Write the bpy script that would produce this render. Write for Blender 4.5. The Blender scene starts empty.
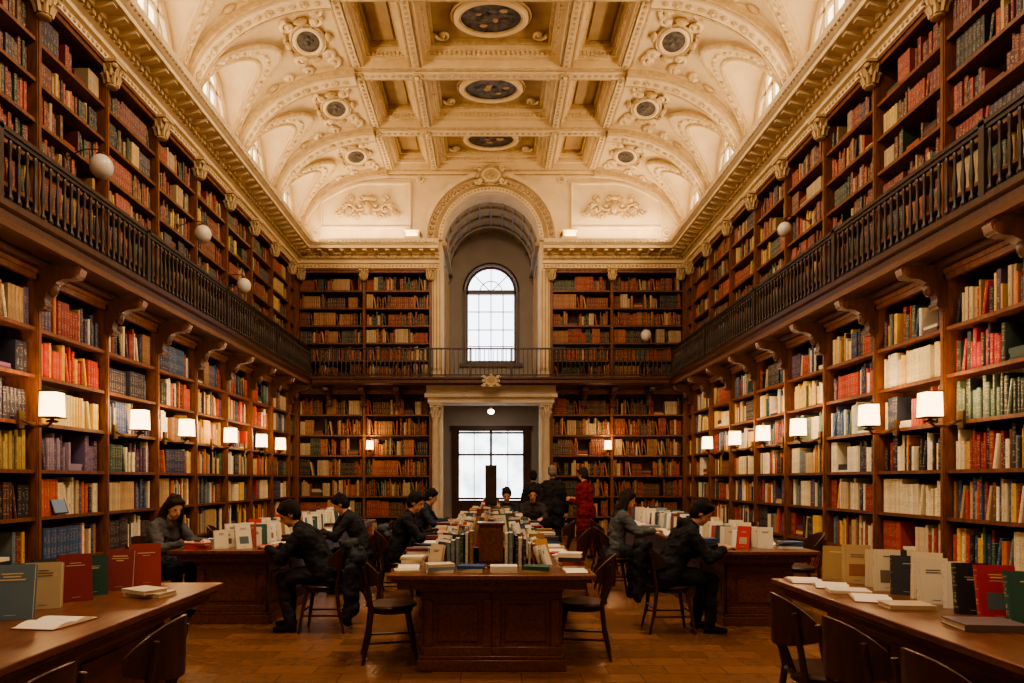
import bpy, bmesh, math, random
import numpy as np
from mathutils import Vector, Matrix, Euler, noise
R=random.Random(7)
pi=math.pi
scene=bpy.context.scene
COL=scene.collection

# ------------------------------------------------------------------ materials
def nodes(name):
    m=bpy.data.materials.new(name); m.use_nodes=True
    nt=m.node_tree; b=nt.nodes['Principled BSDF']
    return m,nt,b
def pmat(name,col,rough=.5,var=.18,scale=6,bump=.0,metal=0,stretch=(1,1,1),spec=.5,coat=0):
    m,nt,b=nodes(name)
    tc=nt.nodes.new('ShaderNodeTexCoord'); mp=nt.nodes.new('ShaderNodeMapping')
    mp.inputs['Scale'].default_value=stretch
    nz=nt.nodes.new('ShaderNodeTexNoise'); nz.inputs['Scale'].default_value=scale; nz.inputs['Detail'].default_value=5
    cr=nt.nodes.new('ShaderNodeValToRGB')
    cr.color_ramp.elements[0].position=.3; cr.color_ramp.elements[1].position=.7
    cr.color_ramp.elements[0].color=(*[c*(1-var) for c in col],1)
    cr.color_ramp.elements[1].color=(*[min(1,c*(1+var)) for c in col],1)
    L=nt.links.new
    L(tc.outputs['Object'],mp.inputs[0]); L(mp.outputs[0],nz.inputs['Vector']); L(nz.outputs['Fac'],cr.inputs[0]); L(cr.outputs[0],b.inputs['Base Color'])
    b.inputs['Roughness'].default_value=rough; b.inputs['Metallic'].default_value=metal
    b.inputs['Specular IOR Level'].default_value=spec
    b.inputs['Coat Weight'].default_value=coat
    if bump:
        bp=nt.nodes.new('ShaderNodeBump'); bp.inputs['Strength'].default_value=bump; bp.inputs['Distance'].default_value=.02
        L(nz.outputs['Fac'],bp.inputs['Height']); L(bp.outputs[0],b.inputs['Normal'])
    return m
def emat(name,col,st):
    m,nt,b=nodes(name)
    b.inputs['Base Color'].default_value=(*col,1)
    b.inputs['Emission Color'].default_value=(*col,1); b.inputs['Emission Strength'].default_value=st
    return m
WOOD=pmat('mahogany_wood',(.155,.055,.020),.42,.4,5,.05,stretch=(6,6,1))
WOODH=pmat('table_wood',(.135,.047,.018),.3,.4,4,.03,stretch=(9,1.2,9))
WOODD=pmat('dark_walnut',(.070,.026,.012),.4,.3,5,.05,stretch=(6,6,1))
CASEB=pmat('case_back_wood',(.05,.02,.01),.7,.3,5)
IRON=pmat('dark_iron',(.034,.020,.012),.42,.2,9)
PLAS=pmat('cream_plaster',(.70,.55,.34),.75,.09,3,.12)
PLASD=pmat('tan_plaster',(.40,.28,.145),.8,.14,4,.1)  # plaster in its own darker gold-tan colour
PLASG=pmat('gilded_plaster',(.50,.36,.19),.6,.2,12,.2)
PAINT=pmat('medallion_painting',(.075,.062,.055),.6,.8,9)
GREY=pmat('vestibule_plaster',(.34,.29,.24),.8,.08,2)
STONE=pmat('lintel_stone',(.52,.43,.31),.7,.1,5,.1)
CHAIRM=pmat('chair_wood',(.055,.022,.015),.35,.3,5,.03,stretch=(5,5,1))
BLACK=pmat('black_plastic',(.012,.012,.013),.4,.1,5)
GLOBE=pmat('opal_glass',(.60,.54,.46),.25,.03,4)
SHADE=emat('lamp_shade_glow',(1,.66,.32),5.0)
BRASS=pmat('aged_brass',(.20,.12,.05),.35,.2,9,metal=.9)
DAY=emat('daylight_pane',(.80,.86,1.0),3.4)
DAYL=emat('lunette_pane',(1.0,.90,.74),2.2)
def daypane():
    m,nt,b=nodes('door_glass_daylight')
    tc=nt.nodes.new('ShaderNodeTexCoord'); nz=nt.nodes.new('ShaderNodeTexNoise'); nz.inputs['Scale'].default_value=2.2
    cr=nt.nodes.new('ShaderNodeValToRGB'); cr.color_ramp.elements[0].color=(.50,.60,.64,1); cr.color_ramp.elements[1].color=(.92,.97,1,1)
    cr.color_ramp.elements[0].position=.35;cr.color_ramp.elements[1].position=.6
    L=nt.links.new; L(tc.outputs['Object'],nz.inputs['Vector']);L(nz.outputs['Fac'],cr.inputs[0]);L(cr.outputs[0],b.inputs['Emission Color']);L(cr.outputs[0],b.inputs['Base Color'])
    b.inputs['Emission Strength'].default_value=3.2
    return m
DOORG=daypane()
def floormat():
    m,nt,b=nodes('floor_parquet')
    tc=nt.nodes.new('ShaderNodeTexCoord'); br=nt.nodes.new('ShaderNodeTexBrick')
    br.offset=.5
    for k,v in (('Scale',1),('Mortar Size',.003),('Brick Width',.46),('Row Height',.23),('Bias',0)): br.inputs[k].default_value=v
    br.inputs['Color1'].default_value=(.30,.135,.058,1); br.inputs['Color2'].default_value=(.20,.086,.036,1); br.inputs['Mortar'].default_value=(.08,.034,.016,1)
    nz=nt.nodes.new('ShaderNodeTexNoise'); nz.inputs['Scale'].default_value=9; nz.inputs['Detail'].default_value=6
    mp=nt.nodes.new('ShaderNodeMapping'); mp.inputs['Scale'].default_value=(1,7,1)
    mx=nt.nodes.new('ShaderNodeMix'); mx.data_type='RGBA'; mx.blend_type='MULTIPLY'; mx.inputs[0].default_value=.7
    cr=nt.nodes.new('ShaderNodeValToRGB'); cr.color_ramp.elements[0].color=(.45,.45,.45,1); cr.color_ramp.elements[0].position=.3; cr.color_ramp.elements[1].position=.75
    L=nt.links.new
    L(tc.outputs['Object'],br.inputs['Vector']); L(tc.outputs['Object'],mp.inputs[0]); L(mp.outputs[0],nz.inputs['Vector']); L(nz.outputs['Fac'],cr.inputs[0])
    L(br.outputs['Color'],mx.inputs[6]); L(cr.outputs[0],mx.inputs[7]); L(mx.outputs[2],b.inputs['Base Color'])
    b.inputs['Roughness'].default_value=.27
    bp=nt.nodes.new('ShaderNodeBump'); bp.inputs['Strength'].default_value=.2; bp.inputs['Distance'].default_value=.003; bp.invert=True
    L(br.outputs['Fac'],bp.inputs['Height']); L(bp.outputs[0],b.inputs['Normal'])
    return m
FLOORM=floormat()
def bookmat():
    m,nt,b=nodes('book_bindings')
    N=nt.nodes.new; L=nt.links.new
    at=N('ShaderNodeAttribute'); at.attribute_name='Col'
    uv=N('ShaderNodeUVMap'); uv.uv_map='UV'
    sp=N('ShaderNodeSeparateXYZ'); L(uv.outputs[0],sp.inputs[0])
    def band(c,w):
        a=N('ShaderNodeMath'); a.operation='SUBTRACT'; L(sp.outputs[1],a.inputs[0]); a.inputs[1].default_value=c
        d=N('ShaderNodeMath'); d.operation='ABSOLUTE'; L(a.outputs[0],d.inputs[0])
        e=N('ShaderNodeMath'); e.operation='LESS_THAN'; L(d.outputs[0],e.inputs[0]); e.inputs[1].default_value=w
        return e.outputs[0]
    def comb(op,a,bb):
        n=N('ShaderNodeMath'); n.operation=op
        if isinstance(a,(int,float)): n.inputs[0].default_value=a
        else: L(a,n.inputs[0])
        if isinstance(bb,(int,float)): n.inputs[1].default_value=bb
        else: L(bb,n.inputs[1])
        return n.outputs[0]
    bands=comb('MAXIMUM',comb('MAXIMUM',band(.9,.012),band(.14,.014)),comb('MAXIMUM',band(.56,.01),band(.80,.01)))
    gt=comb('GREATER_THAN',at.outputs['Alpha'],.45)
    f1=comb('MULTIPLY',comb('MULTIPLY',bands,gt),.5)
    mx=N('ShaderNodeMix'); mx.data_type='RGBA'; L(f1,mx.inputs[0]); L(at.outputs['Color'],mx.inputs[6]); mx.inputs[7].default_value=(.5,.34,.14,1)
    nz=N('ShaderNodeTexNoise'); nz.inputs['Scale'].default_value=1; nz.inputs['Detail'].default_value=2
    tc=N('ShaderNodeTexCoord'); mp=N('ShaderNodeMapping'); mp.inputs['Scale'].default_value=(60,60,95); L(tc.outputs['Object'],mp.inputs[0]); L(mp.outputs[0],nz.inputs['Vector'])
    fl=comb('MULTIPLY',comb('GREATER_THAN',nz.outputs['Fac'],.54),comb('MAXIMUM',band(.68,.09),band(.32,.10)))
    ua=N('ShaderNodeMath'); ua.operation='SUBTRACT'; L(sp.outputs[0],ua.inputs[0]); ua.inputs[1].default_value=.5
    ub=comb('LESS_THAN',comb('ABSOLUTE',ua.outputs[0],0),.3)
    fl=comb('MULTIPLY',comb('MULTIPLY',fl,ub),.5)
    bw=N('ShaderNodeRGBToBW'); L(at.outputs['Color'],bw.inputs[0])
    lt=comb('GREATER_THAN',bw.outputs[0],.3)
    lc=N('ShaderNodeMix'); lc.data_type='RGBA'; L(lt,lc.inputs[0]); lc.inputs[6].default_value=(.6,.47,.26,1); lc.inputs[7].default_value=(.10,.07,.05,1)
    m2=N('ShaderNodeMix'); m2.data_type='RGBA'; L(fl,m2.inputs[0]); L(mx.outputs[2],m2.inputs[6]); L(lc.outputs[2],m2.inputs[7])
    L(m2.outputs[2],b.inputs['Base Color'])
    b.inputs['Roughness'].default_value=.5
    return m
BOOKM=bookmat()
def clothmat():
    m,nt,b=nodes('figure_cloth_skin_hair')
    at=nt.nodes.new('ShaderNodeAttribute'); at.attribute_name='Col'
    nt.links.new(at.outputs['Color'],b.inputs['Base Color']); b.inputs['Roughness'].default_value=.85
    b.inputs['Specular IOR Level'].default_value=.25
    return m
CLOTH=clothmat()

# ------------------------------------------------------------------ mesh builder
class MB:
    def __init__(s): s.v=[];s.f=[];s.m=[]
    def add(s,vs,fs,mat=0,M=None):
        o=len(s.v)
        if M is not None: vs=[M@Vector(p) for p in vs]
        s.v.extend([tuple(p) for p in vs]); s.f.extend([tuple(i+o for i in f) for f in fs]); s.m.extend([mat]*len(fs))
    def box(s,x0,x1,y0,y1,z0,z1,mat=0,M=None):
        s.add([(x0,y0,z0),(x1,y0,z0),(x1,y1,z0),(x0,y1,z0),(x0,y0,z1),(x1,y0,z1),(x1,y1,z1),(x0,y1,z1)],
              [(0,3,2,1),(4,5,6,7),(0,1,5,4),(1,2,6,5),(2,3,7,6),(3,0,4,7)],mat,M)
    def prism(s,poly,ext,mat=0,M=None):
        n=len(poly); e=Vector(ext); p=[Vector(q) for q in poly]
        vs=p+[q+e for q in p]
        fs=[tuple(range(n))[::-1],tuple(range(n,2*n))]+[(i,(i+1)%n,n+(i+1)%n,n+i) for i in range(n)]
        s.add(vs,fs,mat,M)
    def lathe(s,prof,seg=10,mat=0,M=None,sx=1,sy=1):
        vs=[];fs=[];n=len(prof)
        for r,z in prof:
            for k in range(seg):
                a=2*pi*k/seg; vs.append((r*math.cos(a)*sx,r*math.sin(a)*sy,z))
        for i in range(n-1):
            for k in range(seg):
                k2=(k+1)%seg; fs.append((i*seg+k,i*seg+k2,(i+1)*seg+k2,(i+1)*seg+k))
        fs.append(tuple(range(seg))[::-1]); fs.append(tuple((n-1)*seg+k for k in range(seg)))
        s.add(vs,fs,mat,M)
    def ell(s,c,r,mat=0,M=None,seg=10,ring=6):
        prof=[(max(1e-4,math.sin(pi*i/ring)),-math.cos(pi*i/ring)) for i in range(ring+1)]
        T=Matrix.Translation(c)@Matrix.Diagonal((r[0],r[1],r[2],1))
        s.lathe(prof,seg,mat,(M@T) if M is not None else T)
    def tube(s,pts,r,seg=6,mat=0,M=None,closed=False):
        pts=[Vector(p) for p in pts]; n=len(pts); vs=[];fs=[]
        up=None
        for i,p in enumerate(pts):
            if closed: t=pts[(i+1)%n]-pts[i-1]
            else: t=pts[min(i+1,n-1)]-pts[max(i-1,0)]
            t.normalize()
            if up is None:
                up=Vector((0,0,1)) if abs(t.z)<.9 else Vector((1,0,0))
            a=(up-t*up.dot(t))
            if a.length<1e-5: a=t.orthogonal()
            a.normalize(); b=t.cross(a); up=a
            rr=r[i] if isinstance(r,(list,tuple)) else r
            for k in range(seg):
                w=2*pi*k/seg; vs.append(p+a*math.cos(w)*rr+b*math.sin(w)*rr)
        m=n if closed else n-1
        for i in range(m):
            j=(i+1)%n
            for k in range(seg):
                k2=(k+1)%seg; fs.append((i*seg+k,i*seg+k2,j*seg+k2,j*seg+k))
        if not closed:
            fs.append(tuple(range(seg))[::-1]); fs.append(tuple((n-1)*seg+k for k in range(seg)))
        s.add(vs,fs,mat,M)
    def build(s,name,mats,parent=None,smooth=35,bevel=0,loc=None):
        me=bpy.data.meshes.new(name); me.from_pydata(s.v,[],s.f)
        for m in mats: me.materials.append(m)
        me.polygons.foreach_set('material_index',s.m)
        bm=bmesh.new(); bm.from_mesh(me); bmesh.ops.recalc_face_normals(bm,faces=bm.faces); bm.to_mesh(me); bm.free()
        if smooth:
            me.polygons.foreach_set('use_smooth',[True]*len(me.polygons)); me.set_sharp_from_angle(angle=math.radians(smooth))
        ob=bpy.data.objects.new(name,me); COL.objects.link(ob)
        if loc is not None:
            me.transform(Matrix.Translation(-Vector(loc))); ob.location=loc
        if parent: ob.parent=parent
        if bevel:
            md=ob.modifiers.new('bev','BEVEL'); md.width=bevel; md.segments=2; md.limit_method='ANGLE'; md.angle_limit=math.radians(50)
        return ob
class CB:
    def __init__(s): s.v=[];s.f=[];s.c=[];s.uv=[]
    def face(s,idx,col,uv=None):
        s.f.append(idx); s.c.append(col); s.uv.append(uv or [(0.02,0.02)]*len(idx))
    def box(s,M,x0,x1,y0,y1,z0,z1,col,cover=False):
        o=len(s.v)
        for p in [(x0,y0,z0),(x1,y0,z0),(x1,y1,z0),(x0,y1,z0),(x0,y0,z1),(x1,y0,z1),(x1,y1,z1),(x0,y1,z1)]:
            s.v.append(tuple(M@Vector(p)))
        for q in [(0,3,2,1),(4,5,6,7),(0,1,5,4),(1,2,6,5),(2,3,7,6),(3,0,4,7)]:
            s.face(tuple(i+o for i in q),col)
    def build(s,name):
        me=bpy.data.meshes.new(name); me.from_pydata(s.v,[],s.f)
        ca=me.color_attributes.new('Col','FLOAT_COLOR','CORNER'); ul=me.uv_layers.new(name='UV')
        cc=[];uu=[]
        for f,c,u in zip(s.f,s.c,s.uv):
            c4=c if len(c)==4 else (*c,0)
            for k in range(len(f)): cc.extend(c4); uu.extend(u[k])
        ca.data.foreach_set('color',cc); ul.data.foreach_set('uv',uu)
        me.materials.append(BOOKM)
        ob=bpy.data.objects.new(name,me); COL.objects.link(ob); return ob

# ------------------------------------------------------------------ dimensions
YB=17.0; YF=-2.0; XF=4.85; GX=4.3; GZ0=3.78; GZ1=3.95
ZC=7.35; ZT=9.2; XK=2.55; A=XF+.05-XK
def main(x):
    u=max(0,(abs(x)-XK)/A); return ZC+(ZT-ZC)*math.sqrt(max(0,1-u*u))
ribs=[17.0,15.0,12.87,10.73,8.6,6.45,4.3,2.15,0,-2.0]

mb=MB(); mb.box(-5.4,5.4,YF-.2,YB+.35,-.1,0); mb.box(-2.2,2.2,YB+.35,20.6,-.1,0); mb.build('floor',[FLOORM],smooth=0)
for nm,sx in (('wall_left',-1),('wall_right',1)):
    mb=MB(); x0,x1=sorted((sx*5.2,sx*5.4)); mb.box(x0,x1,YF-.2,YB+.2,0,7.3); mb.build(nm,[PLASD],smooth=0)
mb=MB(); mb.box(-5.2,5.2,YF-.2,YF,0,9.7); mb.build('wall_front',[PLASD],smooth=0)

# ------------------------------------------------------------------ book cases
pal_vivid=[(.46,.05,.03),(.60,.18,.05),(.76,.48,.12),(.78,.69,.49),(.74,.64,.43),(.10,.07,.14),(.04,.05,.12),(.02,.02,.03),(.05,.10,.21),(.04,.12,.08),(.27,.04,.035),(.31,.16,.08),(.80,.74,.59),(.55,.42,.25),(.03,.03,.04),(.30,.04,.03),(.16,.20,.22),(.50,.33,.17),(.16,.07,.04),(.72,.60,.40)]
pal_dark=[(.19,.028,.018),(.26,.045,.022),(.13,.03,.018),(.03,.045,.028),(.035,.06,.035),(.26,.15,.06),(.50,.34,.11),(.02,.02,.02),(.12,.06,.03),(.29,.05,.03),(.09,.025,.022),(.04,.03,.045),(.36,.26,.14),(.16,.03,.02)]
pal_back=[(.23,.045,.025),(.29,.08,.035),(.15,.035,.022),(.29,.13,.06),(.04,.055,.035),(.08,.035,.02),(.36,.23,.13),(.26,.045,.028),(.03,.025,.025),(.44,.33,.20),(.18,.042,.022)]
def add_book(cb,M,s,n,z,w,h,d,col,lean=0):
    o=len(cb.v)
    T=M
    cs=[(0,-.008),(.28*w,0),(.72*w,0),(w,-.008),(w,-d),(0,-d)]
    for zz in (z,z+h):
        for (a,b) in cs:
            cb.v.append(tuple(T@Vector((s+a+lean*(zz-z),n+b,zz))))
    rnd=R.random(); c=(*col,rnd); page=(.50,.40,.26,0)
    us=[0,.28,.72,1]
    for k in range(3):
        cb.face((o+k,o+k+1,o+6+k+1,o+6+k),c,[(us[k],0),(us[k+1],0),(us[k+1],1),(us[k],1)])
    for a,b in ((3,4),(5,0)):
        cb.face((o+a,o+b,o+6+b,o+6+a),(*col,0))
    cb.face(tuple(o+6+k for k in range(6)),page); cb.face(tuple(o+k for k in range(6))[::-1],page)
def fill_shelf(cb,M,s0,s1,z,clear,pal,force=None):
    s=s0
    while s<s1-.03:
        col=R.choice(force) if force else R.choice(pal)
        run=R.choice([1,2,3,4,6,8,12]); w0=R.uniform(.028,.06); h0=clear*R.uniform(.62,.9); uni=R.random()<.45
        for k in range(run):
            w=w0 if uni else R.uniform(.02,.065)
            if s+w>s1: s=s1; break
            h=h0*(1+R.uniform(-.008,.008)) if uni else clear*R.uniform(.56,.92)
            f=R.uniform(.8,1.12)
            c=[max(0,min(.9,q*f)) for q in col]
            if not uni and R.random()<.6: c=[min(.9,q*f) for q in R.choice((force or pal) if R.random()<.8 else pal)]
            add_book(cb,M,s,-.05-(0 if uni else R.uniform(0,.03)),z,w*.96,h,.2,c)
            s+=w
        q=R.random()
        if q<.22 and s+.12<s1:
            add_book(cb,M,s+.05,-.055,z,.035,clear*.72,.19,R.choice(force or pal),lean=-.16); s+=.09
        elif q<.28 and s+.28<s1:
            zz=z
            for k in range(R.choice([2,3,4])):
                t=R.uniform(.03,.05); c=R.choice(force or pal); T=M
                cb.box(T,s+.01,s+.01+R.uniform(.2,.25),-.26,-.06,zz,zz+t,c); zz+=t
            s+=.28
        if R.random()<.12: s+=R.uniform(.03,.12)
def bookcase(M,svals,z0,z1,rows,pal,name,overrides={},mats=(WOOD,CASEB)):
    mb=MB(); cb=CB()
    a,b=svals[0],svals[-1]
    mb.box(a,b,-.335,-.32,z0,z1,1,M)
    for s in svals:
        mb.box(s-.035,s+.035,-.32,.02,z0,z1,0,M)
        mb.box(s-.055,s+.055,.0,.045,z0,z0+.14,0,M)
        mb.box(s-.02,s+.02,.02,.032,z0+.2,z1-.3,0,M)
        mb.box(s-.055,s+.055,.0,.05,z1-.12,z1,0,M)
    mb.box(a,b,-.32,.03,z0,z0+.09,0,M)
    mb.box(a,b,-.32,.05,z1-.05,z1,0,M); mb.box(a,b,-.02,.03,z1-.11,z1-.05,0,M)
    p=(z1-.11-(z0+.09))/rows
    for i in range(len(svals)-1):
        for r in range(rows):
            zz=z0+.09+p*r
            if r: mb.box(svals[i]+.035,svals[i+1]-.035,-.32,-.005,zz-.028,zz,0,M); mb.box(svals[i]+.035,svals[i+1]-.035,-.012,.004,zz-.036,zz+.004,0,M)
            fill_shelf(cb,M,svals[i]+.045,svals[i+1]-.045,zz+.001,p-.03,pal,overrides.get((i,r)))
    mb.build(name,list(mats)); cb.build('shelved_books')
ML=Matrix(((0,1,0,-XF),(1,0,0,0),(0,0,1,0),(0,0,0,1)))
MR=Matrix(((0,-1,0,XF),(1,0,0,0),(0,0,1,0),(0,0,0,1)))
MBk=Matrix(((1,0,0,0),(0,-1,0,YB-.05),(0,0,1,0),(0,0,0,1)))
sv=[7.3+1.3*k for k in range(-6,8)]; sv[-1]=16.4
svl=sv+[16.9]
b0=svl.index(min(svl,key=lambda v:abs(v-7.3)))
ovL={(b0,5):[(.50,.045,.03),(.68,.18,.04),(.76,.40,.08),(.55,.08,.04)],(b0,4):[(.82,.54,.11),(.78,.62,.28),(.80,.54,.13)],(b0,3):[(.15,.10,.20),(.23,.18,.26),(.08,.06,.12)],(b0,2):[(.78,.66,.43),(.76,.64,.42),(.5,.11,.05)],
     (b0-1,5):[(.20,.07,.16),(.03,.03,.05)],(b0-1,4):[(.05,.05,.10),(.02,.02,.04)],(b0-1,3):[(.22,.17,.07),(.4,.3,.1)],(b0-1,2):[(.1,.04,.03),(.03,.03,.04)],
     (b0+1,5):[(.04,.04,.06),(.76,.42,.1),(.76,.70,.52),(.08,.14,.26)],(b0+1,4):[(.05,.09,.22),(.04,.13,.2),(.74,.62,.34),(.06,.06,.12)],(b0+1,3):[(.76,.68,.48),(.05,.10,.08),(.1,.05,.1)],(b0+1,1):[(.74,.68,.52),(.05,.04,.05)],
     (b0+2,5):[(.78,.70,.5),(.03,.04,.04),(.5,.1,.05)],(b0+3,4):[(.72,.42,.1),(.5,.25,.1)]}
ovR={(b0,5):[(.76,.64,.36),(.76,.52,.18),(.78,.70,.5)],(b0,4):[(.04,.05,.08),(.5,.08,.04),(.62,.56,.4)],(b0,3):[(.76,.68,.48),(.03,.03,.04)],(b0,2):[(.76,.65,.42),(.76,.67,.46)],(b0,1):[(.65,.5,.32),(.40,.06,.04),(.72,.66,.5)],
     (b0-1,5):[(.40,.05,.06),(.04,.06,.05)],(b0-1,4):[(.03,.05,.05),(.10,.15,.11)],(b0+1,5):[(.05,.05,.10),(.76,.70,.56),(.4,.06,.04)],(b0+1,4):[(.05,.12,.26),(.08,.14,.10),(.74,.72,.6)],(b0+1,3):[(.03,.03,.04),(.74,.68,.5)],
     (b0+2,5):[(.78,.56,.18),(.76,.72,.55)],(b0+2,4):[(.10,.16,.10),(.76,.66,.5)]}
bookcase(ML,svl,0,3.74,7,pal_vivid,'bookcase',ovL)
bookcase(MR,svl,0,3.74,7,pal_vivid,'bookcase',ovR)
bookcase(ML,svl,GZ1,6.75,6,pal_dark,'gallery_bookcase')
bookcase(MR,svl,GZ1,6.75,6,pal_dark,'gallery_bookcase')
for xs in ([-4.8,-3.15,-1.5],[1.5,3.0,4.8]):
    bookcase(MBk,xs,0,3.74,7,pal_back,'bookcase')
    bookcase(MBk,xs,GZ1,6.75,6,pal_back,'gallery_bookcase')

# ------------------------------------------------------------------ gallery
BALP=[(.012,0),(.026,.02),(.026,.04),(.012,.07),(.020,.16),(.026,.24),(.017,.34),(.011,.42),(.018,.50),(.024,.53),(.012,.56)]
def gallery(M,s0,s1,name,nin,posts):
    mb=MB()
    mb.box(s0,s1,-.3,nin,GZ0+.05,GZ1,0,M)
    mb.prism([(s0,nin,GZ1+.02),(s0,nin+.05,GZ1+.02),(s0,nin+.05,GZ1-.03),(s0,nin+.02,GZ1-.06),(s0,nin+.02,GZ0+.04),(s0,nin-.03,GZ0),(s0,nin-.10,GZ0)],(s1-s0,0,0),0,M)
    mb.box(s0,s1,.04,.12,GZ0-.03,GZ0+.05,0,M)
    mb.build(name,[WOODD])
    rb=MB()
    nr=nin-.02
    rb.box(s0,s1,nr-.025,nr+.025,GZ1+.02,GZ1+.06,0,M); rb.box(s0,s1,nr-.035,nr+.035,GZ1+.66,GZ1+.70,0,M); rb.box(s0,s1,nr-.02,nr+.02,GZ1+.62,GZ1+.66,0,M)
    n=int((s1-s0)/.112)
    for k in range(n):
        s=s0+.05+(s1-s0-.1)*k/(n-1)
        rb.lathe(BALP,7,0,M@Matrix.Translation((s,nr,GZ1+.06)))
    for p in posts:
        rb.box(p-.035,p+.035,nr-.035,nr+.035,GZ1,GZ1+.72,0,M)
    rb.build('gallery_railing',[IRON])
gallery(ML,YF,16.35,'gallery_walkway',.53,svl[1:-2:2]+[16.3])
gallery(MR,YF,16.35,'gallery_walkway',.53,svl[1:-2:2]+[16.3])
mb=MB(); M=MBk
nin=.62
mb.box(-4.27,4.27,-.0,nin,GZ0+.05,GZ1,0,M)
mb.prism([(-4.27,nin,GZ1+.02),(-4.27,nin+.05,GZ1+.02),(-4.27,nin+.05,GZ1-.03),(-4.27,nin+.02,GZ1-.06),(-4.27,nin+.02,GZ0+.04),(-4.27,nin-.03,GZ0),(-4.27,nin-.10,GZ0)],(8.54,0,0),0,M)
mb.box(-4.27,4.27,.04,.12,GZ0-.03,GZ0+.05,0,M)
mb.build('gallery_walkway',[WOODD])
rb=MB(); nr=nin-.02
rb.box(-4.25,4.25,nr-.02,nr+.02,GZ1+.05,GZ1+.08,0,M); rb.box(-4.25,4.25,nr-.03,nr+.03,GZ1+.68,GZ1+.71,0,M)
for k in range(82):
    s=-4.2+8.4*k/81
    thin=abs(s)<1.5
    if thin: rb.box(s-.009,s+.009,nr-.009,nr+.009,GZ1+.08,GZ1+.68,0,M)
    else: rb.lathe([(r*.75,z*1.08) for r,z in BALP],7,0,M@Matrix.Translation((s,nr,GZ1+.08)))
for p in (-1.45,-.5,.5,1.45): rb.box(p-.02,p+.02,nr-.02,nr+.02,GZ1,GZ1+.72,0,M)
rb.build('gallery_railing',[IRON])
def console(M,s):
    mb=MB(); w=.055
    pts=[(0,3.70),(.46,3.70),(.50,3.66),(.48,3.60),(.40,3.56),(.30,3.55),(.20,3.50),(.13,3.42),(.11,3.34),(.12,3.28),(.09,3.24),(.04,3.23),(0,3.26)]
    mb.prism([(s-w,n,z+.08) for n,z in pts],(2*w,0,0),0,M)
    for n,z,r in ((.42,3.70,.055),(.085,3.36,.045)):
        T=M@Matrix.Translation((s,n,z))@Matrix.Rotation(pi/2,4,'Y')
        mb.lathe([(r*.4,-w-.02),(r,-w-.015),(r,w+.015),(r*.4,w+.02)],12,0,T)
    mb.ell((s,.17,3.54),(w*.8,.06,.09),0,M)
    mb.build('gallery_console_bracket',[WOODD])
for s in svl[1:-1]:
    console(ML,s); console(MR,s)
for s in (-4.0,-3.15,-2.3,2.3,3.0,3.9): console(MBk,s)

# ------------------------------------------------------------------ cornice
prof=[(-.3,6.75),(.05,6.75),(.05,6.84),(.10,6.86),(.10,6.92),(.16,6.96),(.16,7.02),(.22,7.03),(.22,7.09),(.46,7.11),(.46,7.17),(.50,7.19),(.55,7.27),(.55,7.31),(.30,7.36),(-.3,7.36)]
def cornice(M,s0,s1,i):
    mb=MB()
    mb.prism([(s0,n,z) for n,z in prof],(s1-s0,0,0),0,M)
    n=int((s1-s0)/.11)
    for k in range(n):
        s=s0+(k+.5)*(s1-s0)/n
        mb.box(s-.032,s+.032,.15,.205,6.955,7.015,1,M)
    n=int((s1-s0)/.26)
    for k in range(n):
        s=s0+(k+.5)*(s1-s0)/n
        mb.prism([(s-.045,.2,7.10),(s-.045,.42,7.10),(s-.045,.44,7.06),(s-.045,.36,7.045),(s-.045,.26,7.02),(s-.045,.2,7.02)],(.09,0,0),0,M)
    n=int((s1-s0)/.09)
    for k in range(n):
        s=s0+(k+.5)*(s1-s0)/n
        mb.ell((s,.055,6.80),(.03,.02,.03),1,M,6,4)
        mb.ell((s,.535,7.235),(.03,.02,.028),0,M,6,4)
    mb.build('trim_%d'%i,[PLAS,PLASG])
cornice(ML,YF,YB,1); cornice(MR,YF,YB,2); cornice(MBk,-4.85,-1.28,3); cornice(MBk,1.28,4.85,4)

def capital(mb,T,sc=1):
    mb.lathe([(.045*sc,0),(.06*sc,.01*sc),(.05*sc,.03*sc),(.05*sc,.12*sc),(.075*sc,.2*sc),(.09*sc,.22*sc)],10,0,T)
    for ring,(zz,rr,h) in enumerate(((.03,.055,.09),(.10,.06,.10))):
        for k in range(8):
            a=2*pi*(k+.5*ring)/8
            Tk=T@Matrix.Rotation(a,4,'Z')
            mb.tube([(rr*sc,0,zz*sc),((rr+.012)*sc,0,(zz+h*.6)*sc),((rr+.035)*sc,0,(zz+h)*sc),((rr+.05)*sc,0,(zz+h*.85)*sc)],[.018*sc,.02*sc,.014*sc,.005*sc],5,0,Tk)
    for k in range(4):
        Tk=T@Matrix.Rotation(pi/4+k*pi/2,4,'Z'); mb.ell((.1*sc,0,.195*sc),(.025*sc,.03*sc,.025*sc),0,Tk,7,5)
    mb.box(-.1*sc,.1*sc,-.1*sc,.1*sc,.22*sc,.25*sc,0,T)
for M in (ML,MR):
    mb=MB()
    for s in svl[1:-1]: capital(mb,M@Matrix.Translation((s,.07,6.43)),1.25)
    mb.build('gilded_capitals',[PLASG])
mb=MB()
for s in (-3.15,3.0,-1.5,1.5,-4.7,4.7): capital(mb,MBk@Matrix.Translation((s,.07,6.43)),1.25)
mb.build('gilded_capitals',[PLASG])

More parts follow.
